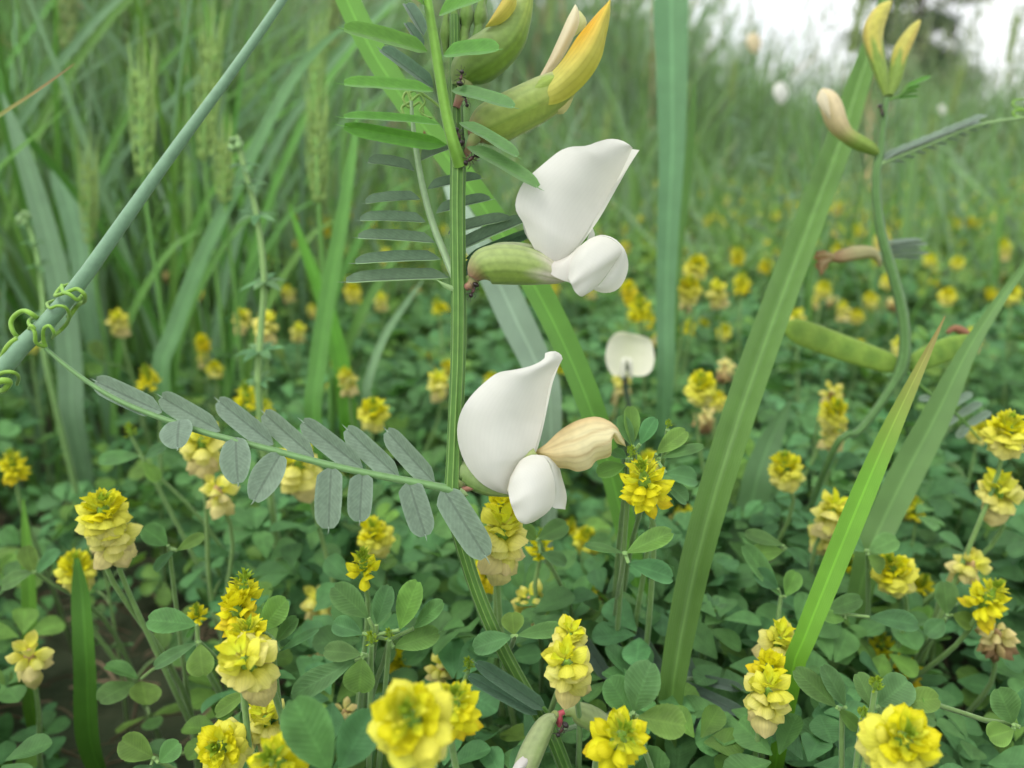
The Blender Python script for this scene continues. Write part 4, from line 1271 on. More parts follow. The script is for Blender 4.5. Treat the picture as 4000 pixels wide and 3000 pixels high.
# half-open yellow flower at the top
def yel(t, s):
    c = mixc((0.58, 0.56, 0.14), (0.70, 0.39, 0.020), np.clip(t * 2.2 - 0.3, 0, 1) * np.clip(1.5 - 2.0 * s, 0, 1))
    c = mixc(c, (0.62, 0.52, 0.05), np.clip(t * 3 - 2.1, 0, 1) * 0.7)
    return mixc(c, (0.50, 0.50, 0.07), np.clip(s * 2.4 - 1.3, 0, 1) * 0.9)
fD = flower(V, [(1805, 615, 14, D0 + .001), (1830, 585, 16, D0 + .001), (1850, 545, 24, D0 + .001), (1870, 520, 34, D0 + .001)], 'half-open yellow-orange flower')
b = MB()
ptube(b, [(1845, 540, 24), (1870, 515, 58), (1910, 490, 82), (1990, 450, 86), (2070, 410, 84), (2140, 372, 78), (2200, 335, 62), (2250, 300, 30)], D0 + .0015, 40, 40, c=calyx_col((0.30, 0.42, 0.07), (0.17, 0.30, 0.03), (0.42, 0.46, 0.12)), ridges=12, amp=0.02)
b.build('calyx', M_VLEAFG, fD)
for k, (a, c_) in enumerate([((2060, 340), (2200, 292))]):
    b = MB()
    patch(b, [a, ((a[0] + c_[0]) / 2, (a[1] + c_[1]) / 2 - 22), c_], [(a[0] + 10, a[1] + 40), ((a[0] + c_[0]) / 2 + 12, (a[1] + c_[1]) / 2 + 24), c_], [D0 - .0012] * 2, [D0 - .0024] * 2, 0.0008, (0.29, 0.41, 0.065), 10, 5)
    b.build('calyx_tooth', M_VLEAFG, fD)
b = MB()
patch(b, zz(Z1, (1270, 440), (1330, 380), (1400, 290), (1480, 170), (1560, 80), (1640, -5)), zz(Z1, (1240, 570), (1340, 565), (1430, 515), (1530, 420), (1590, 310), (1615, 200), (1635, 90), (1640, -5)), [D0 + .0005, D0 + .001, D0], [D0 - .001, D0 - .003, D0 - .001], 0.0050, yel, 36, 21, 0.0003)
patch(b, zz(Z1, (1280, 440), (1380, 330), (1500, 170), (1640, 0)), zz(Z1, (1250, 560), (1430, 500), (1560, 320), (1640, 0)), [D0 + .002, D0 + .003, D0 + .001], [D0, D0 + .002, D0], -0.003, yel, 24, 11)
b.build('standard_petal', M_YEL, fD)
b = MB()
patch(b, zz(Z1, (1250, 420), (1300, 330), (1360, 200), (1410, 90), (1448, 22)), zz(Z1, (1270, 440), (1370, 330), (1440, 200), (1470, 120), (1466, 55), (1448, 22)), [D0 + .002] * 3, [D0 + .002] * 3, 0.0016, lambda t, s: mixc((0.66, 0.55, 0.36), (0.70, 0.66, 0.45), t), 22, 9)
patch(b, zz(Z1, (1400, 230), (1450, 120), (1470, 55)), zz(Z1, (1400, 230), (1500, 150), (1505, 100), (1470, 55)), [D0 + .004] * 2, [D0 + .004] * 2, 0.001, (0.60, 0.62, 0.28), 10, 5)
b.build('wing_petal', M_WHITE, fD)
b = MB()
patch(b, zz(Z1, (1270, 600), (1350, 590), (1445, 500)), zz(Z1, (1270, 600), (1330, 612), (1385, 615), (1425, 560), (1445, 500)), [D0 + .001] * 2, [D0 + .002] * 2, 0.001, (0.62, 0.60, 0.25), 12, 7)
b.build('wing_petal', M_WHITE, fD)

# green bud and small buds of the shoot tip
fE = flower(V, [(1782, 420, 14, D0 + .002), (1800, 370, 20, D0 + .002), (1820, 320, 30, D0 + .002)], 'hairy green bud showing a yellow edge')
b = MB()
ptube(b, [(1788, 340, 24), (1815, 285, 62), (1870, 240, 86), (1930, 195, 84), (1985, 140, 74), (2025, 70, 52), (2050, 0, 34), (2060, -60, 12)], D0 + .003, 36, 40, c=calyx_col((0.20, 0.33, 0.045), (0.10, 0.19, 0.02), (0.36, 0.44, 0.07), red=False), ridges=10, amp=0.02)
b.build('calyx', M_VLEAFG, fE)
b = MB()
patch(b, zz(Z1, (960, 150), (1010, 70), (1060, -10), (1110, -80)), zz(Z1, (960, 150), (1060, 120), (1130, 30), (1110, -80)), [D0 - .0005] * 2, [D0 - .001] * 2, 0.0022, lambda t, s: mixc((0.62, 0.48, 0.10), (0.50, 0.52, 0.10), s), 16, 9)
b.build('standard_petal', M_YEL, fE)
b = MB()
for i in range(230):                    # fringe of hairs on the bud and the calyx below it
    if i < 130:
        t = rng.random()
        q = np.array([[1830, 322], [1920, 265], [2000, 195], [2045, 110], [2062, 20]], float)
        pz = cr(q, 60)[int(t * 59)]
        o = P(pz[0] - 4, pz[1] - 4, D0 + .003 + rng.uniform(-.001, .001)); e = P(pz[0] + rng.uniform(8, 20), pz[1] + rng.uniform(-4, 14), D0 + .003)
    else:
        t = rng.random()
        q = np.array([[1870, 560], [1990, 530], [2080, 500], [2160, 440]], float)
        pz = cr(q, 60)[int(t * 59)]
        o = P(pz[0], pz[1] - 6, D0 + .0015); e = P(pz[0] + rng.uniform(-4, 8), pz[1] + rng.uniform(6, 14), D0 + .0015)
    b.tube(np.array([o, (o + e) / 2, e]), [0.00004, 0.00003, 0.00001], 3, (0.55, 0.6, 0.42), end=False)
tag(b.build('hair', M_STEM, fE), kind='stuff')
for (x0, y0, x1, y1, r) in [(1800, 190, 1830, 40, 34), (1855, 180, 1890, 40, 38), (1740, 130, 1745, 20, 26), (1870, 60, 1895, -40, 30), (1770, 120, 1782, -20, 30), (1820, 60, 1832, -60, 32)]:
    b = MB()
    ptube(b, [(x0, y0 + 90, 8, D0 + .005), (x0, y0 + 40, r * 0.6, D0 + .005), ((3 * x0 + x1) / 4, y0 + 5, r * 0.92, D0 + .005), ((x0 + x1) / 2, (y0 + y1) / 2, r * 0.5, D0 + .005), (x1, y1, 8, D0 + .005), (x1 + (x1 - x0) * .3, y1 - 40, 2, D0 + .005)], D0, 16, 18, c=calyx_col((0.13, 0.25, 0.04), (0.07, 0.16, 0.02), (0.17, 0.30, 0.05), red=False), ridges=8, amp=0.05)
    b.build('bud', M_VLEAFG, V)
# stipules
for A_, B_ in [([(1795, 1125), (1750, 1110), (1700, 1090)], [(1795, 1145), (1745, 1130), (1700, 1090)]), ([(1800, 1905), (1820, 1920), (1830, 1935)], [(1790, 1925), (1805, 1945), (1830, 1935)]), ([(1815, 640), (1850, 612), (1875, 585)], [(1815, 655), (1860, 630), (1875, 585)])]:
    b = MB(); patch(b, A_, B_, [D0 - .001] * 2, [D0 - .001] * 2, 0.0003, (0.24, 0.36, 0.15), 8, 5); b.build('stipule', M_VLEAFG, V)

# spent pod and calyx at the foot of the stem, with its bluish leaf
fF = flower(V, [(2185, 2830, 12, .163), (2180, 2800, 16, .162), (2165, 2790, 16, .161)], 'spent flower with a pale green calyx and a white shrivelled petal')
fF.data.materials.clear(); fF.data.materials.append(M_STEM)
b = MB()
ptube(b, [(2170, 2800, 14, .160), (2145, 2815, 30, .160), (2120, 2850, 40, .159), (2085, 2920, 46, .158), (2055, 2990, 46, .157), (2030, 3060, 34, .157)], .16, 24, 30, c=calyx_col((0.30, 0.40, 0.16), (0.16, 0.25, 0.07), (0.42, 0.46, 0.26), red=False), ridges=9, amp=0.02)
b.build('calyx', M_VLEAFG, fF)
b = MB()
patch(b, [(2075, 2935), (2040, 2955), (2010, 2985), (1985, 3040)], [(2080, 2950), (2065, 2985), (2040, 3010), (2000, 3060)], [.1565, .155, .155], [.1565, .1545, .155], 0.001, lambda t, s: mixc((0.62, 0.58, 0.55), (0.78, 0.76, 0.74), t), 14, 7)
b.build('wing_petal', M_WHITE, fF)
b = MB()
ptube(b, [(2185, 2835, 9, .162), (2184, 2815, 15, .1615), (2186, 2790, 13, .1615), (2205, 2780, 10, .1615)], .162, 10, 12, c=(0.36, 0.06, 0.075))
b.build('bract', M_STEM, V)
b = MB()
ptube(b, [(2205, 2790, 10, .164), (2235, 2775, 30, .164), (2275, 2790, 44, .164), (2330, 2815, 44, .165), (2390, 2840, 26, .166)], .164, 24, 24, c=calyx_col((0.30, 0.40, 0.12), (0.18, 0.28, 0.06), (0.42, 0.46, 0.2), red=False), ridges=9, amp=0.02)
b.build('pod', M_VLEAFG, V)
zl = lambda x, y: (1900 + x * .6027, 2000 + y * .6027)
bl = []
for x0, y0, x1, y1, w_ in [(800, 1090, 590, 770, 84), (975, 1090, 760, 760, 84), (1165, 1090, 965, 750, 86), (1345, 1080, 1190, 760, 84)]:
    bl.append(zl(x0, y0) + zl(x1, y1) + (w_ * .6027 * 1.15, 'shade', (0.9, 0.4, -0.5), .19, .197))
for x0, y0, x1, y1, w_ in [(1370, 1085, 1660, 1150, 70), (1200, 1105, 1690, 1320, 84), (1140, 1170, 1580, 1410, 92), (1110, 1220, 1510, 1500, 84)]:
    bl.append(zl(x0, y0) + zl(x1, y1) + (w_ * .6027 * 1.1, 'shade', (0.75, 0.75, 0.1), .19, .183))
vetch_leaf(V, [(2180, 2860, 9, .166), (2380, 2790, 9, .182), (2560, 2700, 8, .19), (2640, 2660, 8, .19), (2720, 2648, 7, .19), (2760, 2640, 5, .19)], bl, rc=np.array([0.16, 0.25, 0.12]))
# dark broad leaflet crossing the foot of the stem
vetch_leaf(V, [(2170, 2840, 9, .165), (2150, 2800, 9, .164), (2120, 2760, 8, .163)], [(2130, 2770, 1860, 2590, 62, 'dark', (0.9, 0.2, 0.5), .163, .16), (2100, 2790, 1830, 2640, 54, 'dark', (0.9, 0.3, 0.5), .163, .162)])

# ------------------------------------------------------------------ ants
def ant(px, py, d, ang, size, label, pose=0):
    c = P(px, py, d)
    ax = nrm(RIGHT * math.cos(ang) - UP * math.sin(ang))
    up = nrm(-FWD * 0.6 + RIGHT * 0.5)
    up = nrm(up - ax * np.dot(up, ax)); sdv = np.cross(ax, up)
    s = size * d / FPX
    o = bpy.data.objects.new('ant', None)
    b = MB()
    dk = np.array([0.022, 0.013, 0.012])
    b.tube(np.array([c + ax * s * t for t in np.linspace(-0.52, 0.54, 27)]),
           s * 1.35 * np.array([0.02, 0.09, 0.135, 0.16, 0.17, 0.165, 0.14, 0.10, 0.05, 0.035, 0.05, 0.075, 0.085, 0.08, 0.065, 0.07, 0.075, 0.065, 0.045, 0.04, 0.08, 0.105, 0.115, 0.11, 0.09, 0.06, 0.015]), 12,
           lambda t, th: mixc(dk, (0.085, 0.030, 0.022), (np.clip(1 - np.abs(t - 0.55) * 5, 0, 1))[..., None]))
    for sgn in (-1, 1):
        for k, u in enumerate((0.0, 0.08, 0.16)):
            p = c + ax * s * u
            kx = p + sdv * sgn * s * 0.22 + up * s * 0.14 + ax * s * (k - 1) * 0.12
            ft = p + sdv * sgn * s * 0.36 - up * s * 0.12 + ax * s * (k - 1) * 0.30
            b.tube(cr([p, kx, ft], 7), s * 0.018, 5, dk)
        p = c + ax * s * 0.50
        b.tube(cr([p, p + ax * s * 0.10 + sdv * sgn * s * 0.10, p + ax * s * 0.28 + sdv * sgn * s * 0.14 + up * s * 0.03], 6), s * 0.013, 5, dk)
    o = b.build('ant', M_ANT)
    tag(o, label, 'ant', 'ants on the vetch')
ant(1800, 305, D0 - .0045, -1.4, 62, 'black ant at the base of the hairy green bud')
ant(1820, 392, D0 - .0008, 1.35, 52, 'small ant climbing the stem just below the green bud')
ant(1792, 535, D0 - .0025, -1.9, 74, 'ant clinging to the stem by the reddish flower stalk of the yellow flower')
ant(1842, 618, D0 - .002, 2.5, 76, 'dark ant hanging under the top leaf joint of the vetch')
ant(1850, 1132, D0 - .001, 2.0, 62, 'lone ant under the stalk of the upper white flower')
ant(2195, 2850, .158, 2.2, 66, 'black ant on the red bract at the foot of the vetch')

# ------------------------------------------------------------------ second vetch to the right
D1 = 0.235
v2f = P(3150, 1900, 0.25); v2f = np.array([v2f[0], v2f[1] + 0.04, -0.004])
V2 = thing('pod_vetch', 'slender vetch with two green pods and pale closed buds beside the wide folded grass blade', 'vetch', v2f)
b = MB()
sp_ = [(3465, 385, 10), (3452, 480, 11), (3440, 600, 13), (3425, 660, 17), (3425, 780, 17), (3445, 920, 18), (3490, 1080, 19), (3525, 1220, 20), (3535, 1340, 20), (3525, 1430, 22), (3490, 1500, 16), (3430, 1590, 15), (3350, 1690, 14), (3260, 1750, 13)]
pts = [P(x_, y_, D1) for x_, y_, r_ in sp_]; rad = [r_ * D1 / FPX for x_, y_, r_ in sp_]
dn = [pts[-1] * (1 - t) + v2f * t for t in (0.4, 0.8, 1.0)]
q = cr(np.hstack([np.array(pts + dn), np.array(rad + [0.001] * 3)[:, None]]), 80)
b.tube(q[:, :3], q[:, 3], 24, C_STEM * [0.9, 0.9, 1.5], 6, 0.06, C_RIB * [0.5, 0.6, 0.8])
b.build('stem', M_STEM, V2)
def budcol(t, th):
    e = np.clip((t - 0.42 - 0.10 * np.cos(5 * th)) * 14, 0, 1)[..., None]
    low = mixc((0.26, 0.37, 0.07), (0.18, 0.28, 0.04), np.clip(np.cos(12 * th), 0, 1)[..., None] * 0.5)
    high = mixc((0.52, 0.48, 0.10), (0.46, 0.34, 0.09), np.clip(np.sin(th * 2 + 1), 0, 1)[..., None] * 0.6)
    return mixc(low, high, e)
def bud(parent, spec, name='bud', c=None, d=D1, mat=None, label=None):
    b = MB()
    ptube(b, spec, d, 24, 30, c=c or budcol, ridges=6, amp=0.03, flat=0.75)
    o = b.build(name, mat or M_VLEAFG, parent)
    if label: o['label'] = label
bud(V2, [(3462, 372, 14), (3448, 310, 28), (3428, 240, 36), (3412, 170, 42), (3412, 115, 45), (3435, 60, 38), (3465, 22, 20), (3482, 4, 4)], label='larger pale yellow closed bud')
bud(V2, [(3472, 372, 18), (3490, 320, 28), (3505, 260, 32), (3520, 200, 34), (3545, 150, 29), (3572, 108, 20), (3592, 80, 6)], label='slim greenish closed bud')
bud(V2, [(3428, 600, 14), (3400, 580, 32), (3350, 555, 40), (3305, 525, 40), (3270, 480, 52), (3248, 420, 55), (3228, 380, 46), (3205, 352, 14)], c=lambda t, th: mixc(mixc((0.22, 0.34, 0.07), (0.46, 0.40, 0.18), np.clip(t * 4 - 1.1, 0, 1)[..., None]), (0.66, 0.58, 0.36), np.clip(t * 3 - 1.2, 0, 1)[..., None]), name='flower', mat=M_YEL, label='faded beige flower with a folded tip')
bud(V2, [(3440, 1040, 8), (3425, 1004, 18), (3390, 986, 30), (3335, 990, 34), (3285, 1002, 30), (3250, 1008, 18), (3225, 1008, 8)], c=lambda t, th: mixc((0.42, 0.40, 0.20), (0.38, 0.24, 0.13), np.clip(t * 3 - 1.6, 0, 1)[..., None]) + 0 * th[..., None], name='flower', mat=M_YEL, d=D1 + .01, label='shrivelled brown flower')
b = MB()
for A_, B_ in [([(3262, 995), (3220, 978), (3185, 985), (3178, 1010)], [(3262, 1010), (3230, 1020), (3200, 1025), (3178, 1010)]), ([(3250, 1005), (3205, 1010), (3185, 1035), (3205, 1078)], [(3250, 1015), (3235, 1040), (3222, 1060), (3205, 1078)])]:
    patch(b, A_, B_, [D1 + .008, D1 + .006, D1 + .008], [D1 + .008, D1 + .009, D1 + .008], 0.0016, lambda t, s: mixc((0.44, 0.34, 0.18), (0.30, 0.17, 0.09), np.clip(t * 1.5 - 0.3 + 0.4 * np.sin(s * 11), 0, 1)), 12, 9, 0.0009)
b.build('withered_petal', M_YEL, V2)
def podc(t, th):
    m = np.clip(np.abs(np.sin(th)) * 1.6 - 0.9, 0, 1)[..., None]
    return mixc((0.20, 0.33, 0.045), (0.085, 0.20, 0.022), m * (0.55 + 0.45 * np.sin(t * 30)[..., None]))
for spc in ([(3525, 1432, 14), (3480, 1420, 38), (3400, 1395, 46), (3300, 1362, 50), (3200, 1325, 52), (3110, 1290, 46), (3060, 1268, 16)], [(3540, 1432, 12), (3575, 1415, 36), (3650, 1385, 46), (3720, 1358, 46), (3775, 1330, 28), (3800, 1310, 6)]):
    b = MB(); ptube(b, spc, D1 + .002, 24, 30, c=podc, flat=0.35, fdir=-FWD); b.build('pod', M_VLEAFG, V2)
b = MB()
patch(b, [(3245, 470), (3205, 420), (3190, 385), (3205, 348)], [(3245, 470), (3240, 420), (3232, 375), (3205, 348)], [D1 - .004] * 2, [D1 - .0045] * 2, 0.001, (0.68, 0.62, 0.44), 12, 7)
b.build('wing_petal', M_WHITE, V2)
b = MB(); ptube(b, [(3700, 1300, 8), (3730, 1282, 14), (3770, 1300, 16), (3790, 1312, 6)], D1 + .004, 8, 10, c=(0.33, 0.17, 0.09)); b.build('withered_petal', M_YEL, V2)
l2 = []
for i in range(9):
    t = i / 8
    x_, y_ = 3440 + 330 * t, 632 - 140 * t
    l2.append((x_, y_, x_ + 80, y_ - 52 + 8 * t, 44, 'grey', (0.35, 0.9, -0.3), D1, D1 + .001))
    l2.append((x_ + 15, y_, x_ + 85, y_ + 2, 34, 'dark', (0.2, 0.9, 0.3), D1 + .001, D1 + .012))
lf2 = vetch_leaf(V2, [(3422, 648, 12), (3500, 615, 9), (3650, 555, 8), (3800, 495, 7), (3920, 470, 6), (4060, 452, 5)], l2, D1, rc=np.array([0.15, 0.26, 0.09]))
tendril([(4060, 452), (4000, 462), (3960, 450), (3965, 432), (4010, 430), (4040, 420), (3990, 425), (3956, 410), (3970, 390), (4030, 388)], d=D1, r=5, parent=lf2)
vetch_leaf(V2, [(3462, 392, 7), (3500, 380, 6), (3530, 355, 5), (3545, 330, 4)], [(3500, 385, 3590, 378, 22, 'fresh', (0.7, 0.7, 0), D1, D1), (3510, 372, 3590, 356, 22, 'fresh', (0.7, 0.7, 0), D1, D1), (3520, 362, 3596, 335, 22, 'fresh', (0.7, 0.7, 0), D1, D1), (3530, 345, 3635, 298, 22, 'fresh', (0.7, 0.7, 0), D1, D1)], D1)
vetch_leaf(V2, [(3470, 1040, 7, D1 + .004), (3440, 985, 6, D1 + .02), (3560, 940, 5, D1 + .03), (3640, 960, 4, D1 + .03)], [(3460, 950 + 14 * i, 3600 + 30 * (i % 2), 935 + 18 * i, 24, 'grey', (0.5, 0.8, 0), D1 + .022, D1 + .03) for i in range(5)], D1 + .02)
vetch_leaf(V2, [(3525, 1430, 7), (3600, 1510, 6), (3690, 1580, 5), (3760, 1640, 5), (3830, 1720, 4)], [(3660 + 40 * i, 1555 + 36 * i, 3760 + 36 * i, 1500 + 36 * i, 34, 'grey', (0.6, 0.7, 0), D1, D1) for i in range(4)] + [(3660 + 40 * i, 1555 + 36 * i, 3590 + 50 * i, 1560 + 50 * i, 34, 'grey', (0.6, 0.7, 0), D1, D1) for i in range(4)], D1)
ant(3442, 430, D1 - .001, 1.3, 46, 'tiny ant on the stem just below the pale closed buds')

# white flower seen from the front, behind
D2 = 0.285
f3 = P(2460, 1760, D2); f3 = np.array([f3[0], f3[1] + 0.03, -0.004])
V3 = thing('vetch', 'small vetch with a single round white flower facing the camera behind the two big ones', 'vetch', f3)
b = MB()
p_ = [P(2440, 1470, D2 + .003), P(2446, 1530, D2 + .004), P(2455, 1620, D2 + .005)]
b.tube(cr(p_ + [f3 * .5 + p_[-1] * .5, f3], 24), np.linspace(0.0010, 0.0013, 24), 10, lambda t, th: mixc((0.03, 0.06, 0.03), (0.07, 0.14, 0.03), np.clip(t * 2, 0, 1)[..., None]) + 0 * th[..., None])
b.build('stem', M_STEM, V3)
f = flower(V3, [(2440, 1500, 9, D2 + .003), (2442, 1478, 10, D2 + .004), (2446, 1455, 10, D2 + .004)], d=D2)
def cream(t, s): return mixc((0.70, 0.72, 0.52), (0.77, 0.77, 0.62), np.clip(np.abs(s - 0.5) * 2, 0, 1))
b = MB()
patch(b, [(2448, 1462), (2400, 1468), (2372, 1430), (2365, 1385), (2378, 1335), (2400, 1305), (2430, 1296), (2455, 1300)], [(2448, 1462), (2500, 1470), (2540, 1455), (2555, 1410), (2552, 1360), (2538, 1325), (2500, 1310), (2455, 1300)], [D2, D2 + .004, D2 + .003], [D2, D2 + .004, D2 + .003], -0.0025, cream, 26, 21, 0.0004)
b.build('standard_petal', M_WHITE, f)
for s in (-1, 1):
    b = MB()
    ptube(b, [(2448 + s * 4, 1395, 6), (2448 + s * 14, 1412, 14), (2448 + s * 14, 1440, 16), (2448 + s * 16, 1465, 15), (2448 + s * 18, 1480, 5)], D2 - .003, 12, 14, c=(0.77, 0.78, 0.66), flat=0.6)
    b.build('wing_petal', M_WHITE, f)
b = MB(); ptube(b, [(2448, 1410, 3), (2450, 1430, 7), (2448, 1450, 4)], D2 - .0052, 8, 8, c=(0.12, 0.14, 0.09)); b.build('keel', M_STEM, f)

# far vetches, only their pale flowers show
def far_vetch(px, py, d, r, label, c):
    p = P(px, py, d); foot = np.array([p[0] + 0.01, p[1] + 0.02, -0.004])
    t = thing('vetch', label, 'vetch', foot)
    b = MB(); b.tube(cr([foot, foot * .5 + p * .5 + [0.01, 0, 0], p], 12), 0.0009, 6, C_STEM * 1.3); b.build('stem', M_STEM, t)
    b = MB(); R = r * d / FPX
    n1 = 9
    patch(b, [(px, py + r), (px - r * .6, py + r * .2), (px - r * .55, py - r * .7), (px + r * .1, py - r)], [(px, py + r), (px + r * .6, py + r * .3), (px + r * .6, py - r * .4), (px + r * .1, py - r)], [d, d - R * .5, d], [d, d + R * .3, d], R * 0.4, c, 14, 9)
    b.build('flower', M_WHITE, t)
    for k in range(6):
        h = foot * (0.75 - .1 * k) + p * (0.25 + .1 * k)
        lfb = inst('leaflet', LEAF['mid'], t, leaf_matrix(h, h + np.array([0.02 * (-1) ** k, -0.004, 0.008]), 0.006, hint(0.5, 0.9)))
far_vetch(3050, 365, .62, 46, 'distant vetch with one white flower rising from the grass left of the pale buds', C_WHITE)
far_vetch(2945, 170, .70, 44, 'distant vetch with a cream pointed bud high in the grass', (0.68, 0.58, 0.36))
far_vetch(3680, 430, .80, 24, 'distant vetch with a tiny white flower beyond the long flat vetch leaf', C_WHITE)

# ------------------------------------------------------------------ bedstraw
def bedstraw(stem, whorls, d, label, nleaf=6, tip=None):
    pts = [P(x_, y_, d) for x_, y_ in stem]
    foot = np.array([pts[-1][0], pts[-1][1] + 0.012, -0.004])
    t = thing('bedstraw', label, 'bedstraw', foot)
    b = MB(); b.tube(cr(pts + [pts[-1] * .5 + foot * .5, foot], 30), np.linspace(0.0008, 0.0013, 30), 8, np.array([0.17, 0.30, 0.09]), 4, 0.12); b.build('stem', M_STEM, t)
    for (x_, y_, wpx, tilt) in whorls:
        p = P(x_, y_, d); r = wpx * 0.5 * d / FPX
        a0 = rng.uniform(0, 6.28)
        ax = nrm(np.array([0, -tilt, 1]))
        u = nrm(np.cross(ax, [0.2, 1, 0])); v = np.cross(ax, u)
        for k in range(nleaf):
            a = a0 + k * 6.283 / nleaf
            dv = nrm(u * math.cos(a) + v * math.sin(a) + ax * rng.uniform(-0.25, 0.1))
            inst('leaf', LANCE, t, leaf_matrix(p, p + dv * r * rng.uniform(0.85, 1.1), r * 0.34, ax))
    if tip:
        b = MB()
        for k in range(9):
            c = P(tip[0] + rng.uniform(-20, 20), tip[1] + rng.uniform(-22, 22), d + rng.uniform(-.002, .002))
            b.ell(c, np.eye(3) * rng.uniform(0.0010, 0.0016), np.array([0.15, 0.27, 0.09]) * rng.uniform(0.8, 1.3), 5, 7)
        b.build('flower_bud', M_STEM, t)
bedstraw([(925, 530), (950, 640), (975, 730), (1005, 850), (1032, 1090), (1015, 1350), (1015, 1600)], [(947, 640, 150, 0.2), (972, 712, 160, 0.2), (1005, 834, 190, 0.2), (1034, 1096, 205, 0.25), (1012, 1366, 220, 0.25), (1010, 1480, 150, 0.25)], .245, 'bedstraw with star-like leaf rings up its stem left of the comb-like leaf', 6, (925, 560))
bedstraw([(95, 850), (130, 940), (150, 1030), (170, 1200), (175, 1400)], [(100, 870, 90, .2), (132, 945, 110, .2), (150, 1035, 130, .2), (172, 1230, 140, .2)], .33, 'small bedstraw with leaf rings behind the tendrils', 6, (95, 855))
bedstraw([(2790, 2375), (2775, 2450), (2745, 2560)], [(2790, 2378, 125, 0.9), (2765, 2500, 130, 0.7), (2735, 2580, 120, 0.6)], .205, 'bedstraw shoot with a bright star of leaves low beside the wide folded blade', 8)
bedstraw([(2960, 2420), (2940, 2520), (2920, 2600)], [(2960, 2425, 120, 0.8), (2935, 2540, 130, 0.7)], .235, 'shaded bedstraw shoot right of the bright star-leaved one', 8)

# ------------------------------------------------------------------ hop trefoils that can be told apart
HT = hero_trefoil
H = {}
H['big'] = HT(1610, 2820, 330, 'full', 'hop trefoil with the largest round lemon-yellow head, paler skirt of petals below', 2, seed=0, tilt=(0, -0.55, 0))
H['bigb'] = HT(1775, 2770, 225, 'fresh', 'hop trefoil with green-centred yellow head touching the largest head from behind', 2, d=.128, seed=1)
H['bl'] = HT(872, 2915, 205, 'full', 'hop trefoil with dense deep-yellow head and green centre low beside the pale two-tone head', 1, seed=2, tilt=(0, -0.6, 0), d=.150)
H['blc'] = HT(1090, 2985, 265, 'fresh', 'hop trefoil with green-tipped yellow head in front of a pale folded one', 1, seed=0, d=.125, tilt=(0, -.3, 0))
H['blp'] = HT(1040, 2830, 175, 'mature', 'hop trefoil with pale folded petals behind a larger green-tipped head', 2, seed=1, d=.158)
H['br6'] = HT(2415, 2890, 250, 'fresh', 'hop trefoil with bright yellow head and tall green cone beside the spent vetch pod', 0, seed=1, d=.135, tilt=(0, -.35, 0))
H['m7'] = HT(2220, 2610, 205, 'mature', 'hop trefoil with tall loose pale-yellow head above the spent vetch pod', 2, seed=0, d=.152)
H['m7b'] = HT(2222, 2500, 150, 'mature', 'hop trefoil whose bright upper petals rise above the tall loose pale head', 1, seed=2, d=.156)
H['m8'] = HT(970, 2600, 235, 'mature', 'hop trefoil with big pale head of wide drooping petals, one of three stacked heads', 2, seed=1, d=.140)
H['m8t'] = HT(965, 2500, 190, 'full', 'hop trefoil with blurred bright yellow head just above the big pale drooping one', 1, seed=1, d=.145)
H['m9'] = HT(930, 2400, 185, 'gold', 'plain yellow hop trefoil head between a small green-tipped and a big pale one', 2, seed=2, d=.158)
H['m10'] = HT(952, 2308, 150, 'young', 'hop trefoil with small green-tipped yellow head topping the three stacked heads', 2, seed=0, d=.160)
H['r11'] = HT(3520, 2900, 285, 'full', 'hop trefoil with large round yellow head under a fresh leaf cluster', 1, seed=1, tilt=(0.1, -.5, 0))
H['r12'] = HT(2995, 2725, 190, 'mature', 'hop trefoil with tall pale head of drooping petals at the foot of the bright blade', 2, seed=0, d=.158)
H['r12b'] = HT(3000, 2620, 160, 'gold', 'hop trefoil with yellow head topping the tall pale one by the bright blade', 1, seed=1, d=.163)
H['r13'] = HT(3038, 2520, 160, 'mature', 'hop trefoil with spiky yellow head touching the bright blade, above the tall pale head', 2, seed=2, d=.175)
H['l14'] = HT(405, 2010, 205, 'full', 'hop trefoil with two-tone head, dense yellow above loose pale petals', 2, seed=2, d=.176)
H['l14b'] = HT(440, 2090, 190, 'mature', 'hop trefoil with loose pale petals showing under the two-tone head', 1, seed=0, d=.180)
H['l15'] = HT(300, 2225, 150, 'full', 'hop trefoil with compact round yellow head just below the two-tone head', 2, seed=0, d=.225)
H['l16'] = HT(118, 2570, 165, 'loose', 'lone hop trefoil with ragged faded yellow head by the dark gap', 1, seed=0, d=.20)
H['l17'] = HT(770, 2400, 92, 'young', 'tiny hop trefoil with half-green head beside a large dark leaf', 0, seed=1, d=.185)
H['m18'] = HT(1250, 2360, 135, 'loose', 'hop trefoil with dull yellow open head shaded under the grey leaflets', 2, seed=1, d=.235)
H['m19'] = HT(1420, 2215, 150, 'young', 'hop trefoil with spiky green crown and yellow petals over the leaf rosette', 0, seed=2, d=.170)
H['m20'] = HT(1462, 2090, 148, 'full', 'hop trefoil with round yellow head right below the tips of the grey leaflets', 2, seed=1, d=.225)
H['m21'] = HT(1960, 2110, 215, 'mature', 'hop trefoil with big pale head of drooping petals under the lower white flower', 2, seed=2, d=.170)
H['m21t'] = HT(1955, 1990, 150, 'gold', 'hop trefoil with yellow petals half hidden under the wing of the lower white flower', 1, seed=0, d=.175)
H['m22'] = HT(1905, 2240, 140, 'gold', 'hop trefoil with orange-yellow head tucked behind the vetch stem', 1, seed=1, d=.205)
H['m23'] = HT(2112, 2140, 125, 'young', 'hop trefoil with cone-shaped green and yellow head right of the big pale head', 1, seed=1, d=.200)
H['m24'] = HT(2072, 2360, 150, 'loose', 'hop trefoil with creamy fading petals in the shade right of the vetch stem', 2, seed=2, d=.205)
H['m25'] = HT(2290, 2112, 112, 'full', 'small round-headed hop trefoil left of the sharp green-crowned one', 2, seed=0, d=.265)
